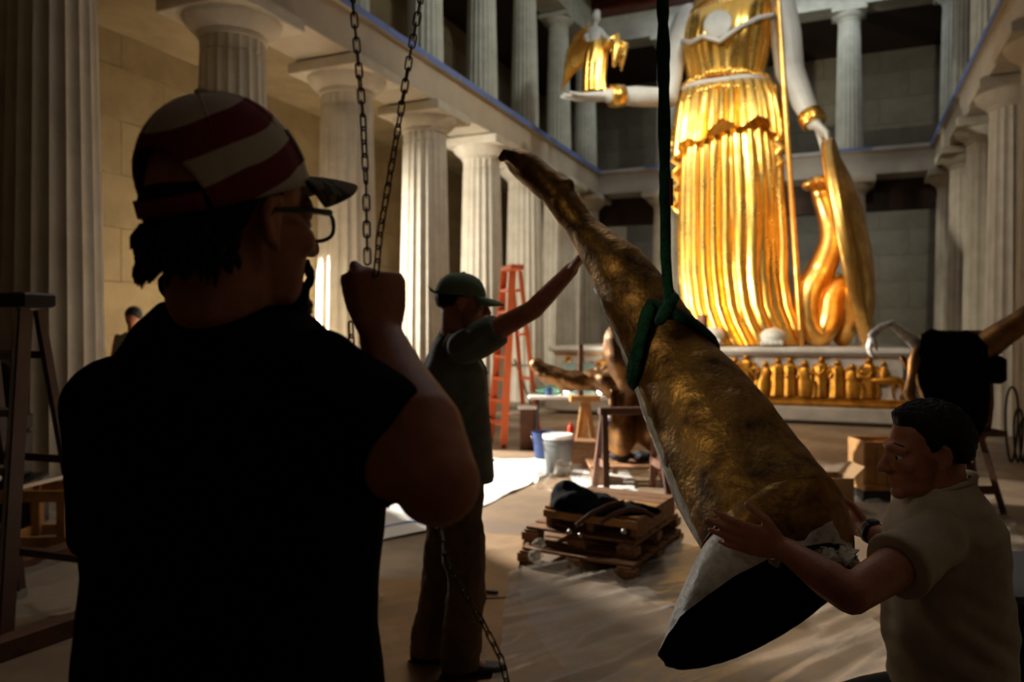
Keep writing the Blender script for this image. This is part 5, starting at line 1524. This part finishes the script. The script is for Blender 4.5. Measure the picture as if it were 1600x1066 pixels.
worklamp('small lit work lamp on the table, left of the teal panels', on(886, .12), None, 1)
worklamp('small lit work lamp on the right end of the table, by the brown sawhorse post', on(938, .05), None, 1)
for x0, x1, l in ((881, 904, 'pale teal panel standing on the table, left of the thin post'), (909, 932, 'pale teal panel standing on the table, right of the thin post')):
    a, b_ = on(x0, .2), on(x1, .2)
    solo('teal_panel', MB().cbox((a+b_)/2+V((0, 0, .21)), ((b_-a).length, .02, .42), .004), M['teal'], l, 'panel', (a+b_)/2)
# clear bottle with blue cap, by the sawhorse
def bottle(label, q, h, r_, m, capm):
    q = V(q); t = thing('bottle', label, 'bottle', q)
    part('body', MB().lathe([(r_*.9, 0), (r_, .01), (r_, h*.7), (r_*.4, h*.85), (r_*.35, h*.92), (.001, h*.92)], c=q, n=20), m, t, 40)
    part('cap', MB().lathe([(r_*.42, h*.9), (r_*.42, h), (.001, h)], c=q, n=16), capm, t, 40)
# ---- timber trestles with gilded drapery pieces
def trestle(t, c, ax, h, L, spr, m, th=.06):
    c, ax = V(c), V(ax).normalized(); sd = V((-ax.y, ax.x, 0))
    part('top_rail', MB().beam(c-ax*L/2+V((0, 0, h)), c+ax*L/2+V((0, 0, h)), .09, .07, b=.004), m, t)
    for e in (-1, 1):
        for s in (-1, 1):
            part('leg', MB().beam(c+ax*e*L*.42+sd*s*spr+ax*e*.04, c+ax*e*L*.42+sd*s*.03+V((0, 0, h-.02)), th, .035, b=.003), m, t)
        part('brace', MB().beam(c+ax*e*L*.42-sd*spr*.62+V((0, 0, h*.36)), c+ax*e*L*.42+sd*spr*.62+V((0, 0, h*.36)), .03, .07), m, t)
q1 = gz(P(985, 770, 7.4))
t = thing('sawhorse', 'brown timber sawhorse with splayed legs in front of the folding table', 'sawhorse', q1)
trestle(t, q1, (1, .12, 0), .80, .62, .26, M['wood_d'])
q2 = gz(P(1000, 745, 8.6))
t = thing('sawhorse', 'second timber sawhorse standing behind the brown one, near the pedestal', 'sawhorse', q2)
trestle(t, q2, (1, .05, 0), .78, .7, .26, M['wood'])
q3 = gz(P(914, 706, 9.2))
t = thing('pine_trestle', 'narrow pale pine trestle with splayed legs before the table', 'trestle', q3)
for dx, tx in ((-.12, -.02), (.14, .03)):
    part('leg', MB().beam(q3+V((dx, 0, 0)), q3+V((tx, 0, .72)), .06, .07, b=.004), M['wood_y'], t)
part('leg', MB().beam(q3+V((0, .3, 0)), q3+V((0, .05, .72)), .06, .05, b=.004), M['wood_y'], t)
part('top_block', MB().cbox(q3+V((0, .05, .76)), (.36, .2, .08), .006), M['wood_y'], t)
part('upright', MB().beam(q3+V((-.05, .02, .8)), q3+V((-.05, .02, 1.42)), .055, .04, b=.004), M['wood_d'], t, label='thin brown upright')
# lower board shelf with small things
sh0 = gz(P(985, 745, 8.0))
t = thing('low_shelf', 'low shelf of rough boards between the two sawhorses', 'shelf', sh0)
for k in range(3): part('board', MB().beam(sh0+V((-.45, -.2+.2*k, .19)), sh0+V((.45, -.2+.2*k, .19)), .17, .03, b=.003), M['wood'], t)
for s in (-1, 1): part('bearer', MB().beam(sh0+V((s*.36, -.3, .085)), sh0+V((s*.36, .3, .085)), .08, .17, b=.003), M['wood'], t)
bottle('small white capped bottle with a dark blue label by the sawhorse post', P(953, 690, 8.0)*1+V((0, 0, .0)), .28, .04, M['blue'], M['white_pl'])
lump_ = voxel(MB().ell(sh0+V((-.1, 0, .27)), (.12, .1, .06)).ell(sh0+V((.12, 0, .26)), (.14, .1, .05)), .014, 2); wrinkle(lump_, lambda p, n: .015*noise.noise(p*16))
lump_.v = [(x, y, max(z, .207)) for x, y, z in lump_.v]
solo('dark_rag', lump_, M['dark_pants'], 'dark rag on the low shelf between the sawhorses', 'rag', sh0+V((0, 0, .2)), smooth=True)
# drapery fragment on top: a curved horn end and a lumpy middle
dr = MB()
pth = [P(840, 573, 8.3), P(858, 584, 8.25), P(885, 594, 8.2), P(915, 596, 8.15), P(950, 588, 8.1), P(985, 588, 8.05), P(1020, 600, 8.0)]
dr.tube(pth, [.08, .1, .115, .11, .14, .18, .15], 16)
dr.ell(P(965, 598, 8.05), (.24, .2, .19)); dr.ell(P(1000, 612, 8.0), (.2, .2, .16)); dr.ell(P(975, 570, 8.1), (.13, .14, .12))
dv_ = voxel(dr, .016, 3)
wrinkle(dv_, lambda p, n: .05*(abs(noise.noise(V((p.x*5+p.z*3, p.y*5, p.z*6))))-.2)+.012*noise.noise(p*14))
solo('gilded_drapery', dv_, M['bronze'], 'curved gilded drapery casting with a horn-like end lying across the sawhorses', 'sculpture', P(950, 640, 8.1), smooth=True)
hr = P(992, 672, 7.9)
hd_ = MB().grid(lambda u, v: V((hr.x-.27+.54*u, hr.y-.12+.05*math.sin(u*13+v*2)+.06*math.sin(u*7-v*4)+.06*v, .98-.62*v-.05*math.sin(u*9))), 44, 30)
o = solo('hanging_drapery', hd_, M['bronze'], 'gilded folded drapery panel hanging below the sawhorse top', 'sculpture', V((hr.x, hr.y, .3)), smooth=True)
o.modifiers.new('t', 'SOLIDIFY').thickness = .03
# dark rounded casting behind the shin of the leg
dk = voxel(MB().ell(P(968, 548, 7.3), (.16, .18, .30), None).ell(P(985, 585, 7.3), (.14, .16, .2)), .018, 3)
wrinkle(dk, lambda p, n: .03*noise.noise(p*6))
solo('gilded_fragment', dk, M['bronze'], 'dark rounded gilded fragment standing behind the plaster edge of the leg', 'sculpture', P(975, 612, 7.3), smooth=True)
# dark post on the pedestal
solo('dark_post', MB().tube([P(1098, 545, 13.6), P(1098, 492, 13.6)], [.085, .085], 16, rnd=False), M['wood_d'], 'short dark brown post in front of the statue, right of the sling knot', 'post', P(1098, 546, 13.6), smooth=40)
# small pale cloth on the pedestal front
solo('paper_note', MB().cbox(P(1132, 572, 13.53), (.2, .01, .3), .003), mat('pale_blue_paper', (196, 214, 226), .6), 'pale blue sheet taped to the frieze, right of the leg', 'paper', P(1132, 585, 13.53))

# ---- right side: crate, carton, cable
c0 = gz(P(1388, 786, 6.98))+V((0, .2, 0))
t = thing('timber_crate', 'pale timber crate on a dark base, beyond the face of the crouching man', 'crate', c0)
part('base', MB().cbox(c0+V((0, 0, .05)), (.44, .36, .1), .006), M['black_plastic'], t)
for k in range(4): part('board', MB().cbox(c0+V((-.15+.1*k, -.165, .33)), (.094, .02, .46), .004), M['wood_y'], t)
for s in (-1, 1): part('side_board', MB().cbox(c0+V((s*.2, 0, .33)), (.02, .33, .46), .004), M['wood_y'], t)
part('back_board', MB().cbox(c0+V((0, .165, .33)), (.38, .02, .46), .004), M['wood_y'], t)
part('top_rail', MB().cbox(c0+V((0, -.18, .53)), (.42, .02, .05), .004), M['wood_y'], t); part('top_rail', MB().cbox(c0+V((0, -.18, .13)), (.42, .02, .05), .004), M['wood_y'], t)
c1 = gz(G(1285, 800))
t = thing('cardboard_box', 'open brown cardboard box standing right of the thigh of the gilded leg', 'box', c1)
for sx_, sy_, w, d_ in ((0, -.16, .4, .012), (0, .16, .4, .012), (-.2, 0, .012, .32), (.2, 0, .012, .32)): part('side', MB().box(c1+V((sx_, sy_, .16)), (w, d_, .32)), M['card'], t)
part('bottom', MB().box(c1+V((0, 0, .01)), (.4, .32, .02)), M['card'], t)
part('flap', MB().beam(c1+V((-.2, -.17, .32)), c1+V((.2, -.17, .32)), .01, .01), M['card'], t)
part('flap', MB().grid(lambda u, v: c1+V((.2+.1*v, -.15+.3*u, .32+.10*v)), 2, 2), M['card'], t)
cb = P(1580, 700, 9.1)
t = thing('black_cable', 'tall loop of black cable leaning against the column at the right edge', 'cable', gz(cb))
z0 = .012
for off, w, top in ((0, .062, 606), (.08, .045, 640), (.14, .035, 655)):
    zt_ = P(1590, top, 9.1).z
    pts = []
    for i in range(36):
        a = 2*PI*i/36
        pts.append(V((cb.x+off+w*math.sin(a)*(1.2-.35*math.cos(a))+.05*(.5-.5*math.cos(a)), cb.y+.06*(.5-.5*math.cos(a)), z0+.004+(zt_-z0)*(.5-.5*math.cos(a)))))
    part('cable_turn', MB().tube(pts, .014, 8, closed=True), M['black_plastic'], t, True)

# ---- sheets, paper and tape on the floor
def sheet(name, label, q, m, h, seed, n=(70, 50), z0=.004, kind=None, cat='sheet', sx=7.0, dirn=(.8, .6), ragged=.06):
    q = [gz(p) for p in q]
    def fn(u, v):
        r_ = ragged
        e = min(u, 1-u, v, 1-v)
        uu = u+r_*noise.noise(V((v*6, seed, 1)))*(.5-abs(u-.5) < .02)
        p = (q[0]*(1-u)+q[1]*u)*(1-v)+(q[3]*(1-u)+q[2]*u)*v
        p = p+V((noise.noise(V((p.x*2, p.y*2, seed))), noise.noise(V((p.x*2, p.y*2, seed+9))), 0))*.05
        a = V((p.x*dirn[0]+p.y*dirn[1], p.y*dirn[0]-p.x*dirn[1], 0))
        z = (1-abs(noise.noise(V((a.x*1.2, a.y*sx*.6, seed)))*1.0)-.55)**1 if False else 0
        r1 = 1-abs(noise.noise(V((a.x*.35+seed, a.y*sx*.45, seed))))*2.2
        r2 = 1-abs(noise.noise(V((a.x*.9+seed, a.y*sx*1.2, seed+3))))*2.4
        z = h*max(0, r1)**2+h*.45*max(0, r2)**2+h*.10*noise.noise(V((p.x*9, p.y*9, seed)))
        p.z = z0+max(0, z)
        return p
    return solo(name, MB().grid(fn, *n), m, label, cat, sum(q, V((0, 0, 0)))/4, smooth=True, kind=kind, fix=False)
sheet('light_patch_sheet', 'white sheet on the floor cut to the pool of light behind the green capped man', [gz(G(520, 862)), gz(G(690, 826)), gz(G(902, 720)), gz(G(560, 716))], M['sheet_w'], .016, 4)  # white sheet outlined as the pool of light to sharpen its edges
sheet('light_patch_sheet', 'smaller white sheet standing for a patch of light under the sawhorse legs', [gz(G(880, 792)), gz(G(1010, 792)), gz(G(975, 732)), gz(G(895, 732))], M['sheet_w'], .016, 14, n=(34, 24))  # added white sheet; its colour carries the bright patch of light
tpp = MB().beam(gz(G(560, 836))+V((0, 0, .02)), gz(G(692, 808))+V((0, 0, .02)), .05, .004)
solo('floor_tape', tpp, M['tape'], 'strip of blue tape along the edge of the white floor sheet', 'tape', gz(G(640, 820)))
sheet('brown_paper', 'wrinkled brown paper on the floor round the dark boots', [gz(G(560, 1090)), gz(G(900, 1090)), gz(G(790, 905)), gz(G(590, 905))], M['kraft'], .012, 21, z0=.003, sx=5)
sheet('brown_paper', 'flat sheet of brown paper between the khaki trousers and the pallets', [gz(G(740, 938)), gz(G(800, 938)), gz(G(822, 842)), gz(G(745, 836))], M['card'], .008, 25, z0=.012, n=(24, 24), sx=4)
sheet('plastic_sheet', 'clear wrinkled plastic sheet spread under the hanging leg', [gz(G(760, 1120)), gz(G(1560, 1120)), gz(G(1180, 838)), gz(G(800, 898))], M['film'], .05, 31, n=(110, 90), z0=.016)
sheet('plastic_sheet', 'clear wrinkled plastic sheet behind the crouching man, towards the pedestal', [gz(G(1140, 800)), gz(G(1640, 900)), gz(G(1500, 712)), gz(G(1150, 690))], M['film'], .04, 37, n=(90, 80), z0=.006)
sheet('plastic_sheet', 'clear plastic sheet behind the dark beams at the lower left', [gz(G(-120, 1010)), gz(G(170, 958)), gz(G(170, 800)), gz(G(-120, 830))], M['film'], .04, 41, n=(60, 50), z0=.006)
solo('dark_rod', MB().tube([gz(G(738, 931))+V((0, 0, .03)), gz(G(776, 934))+V((0, 0, .03))], .012, 8), M['black_plastic'], 'short dark rod on the floor right of the khaki trousers', 'rod', gz(G(757, 932)), smooth=True)
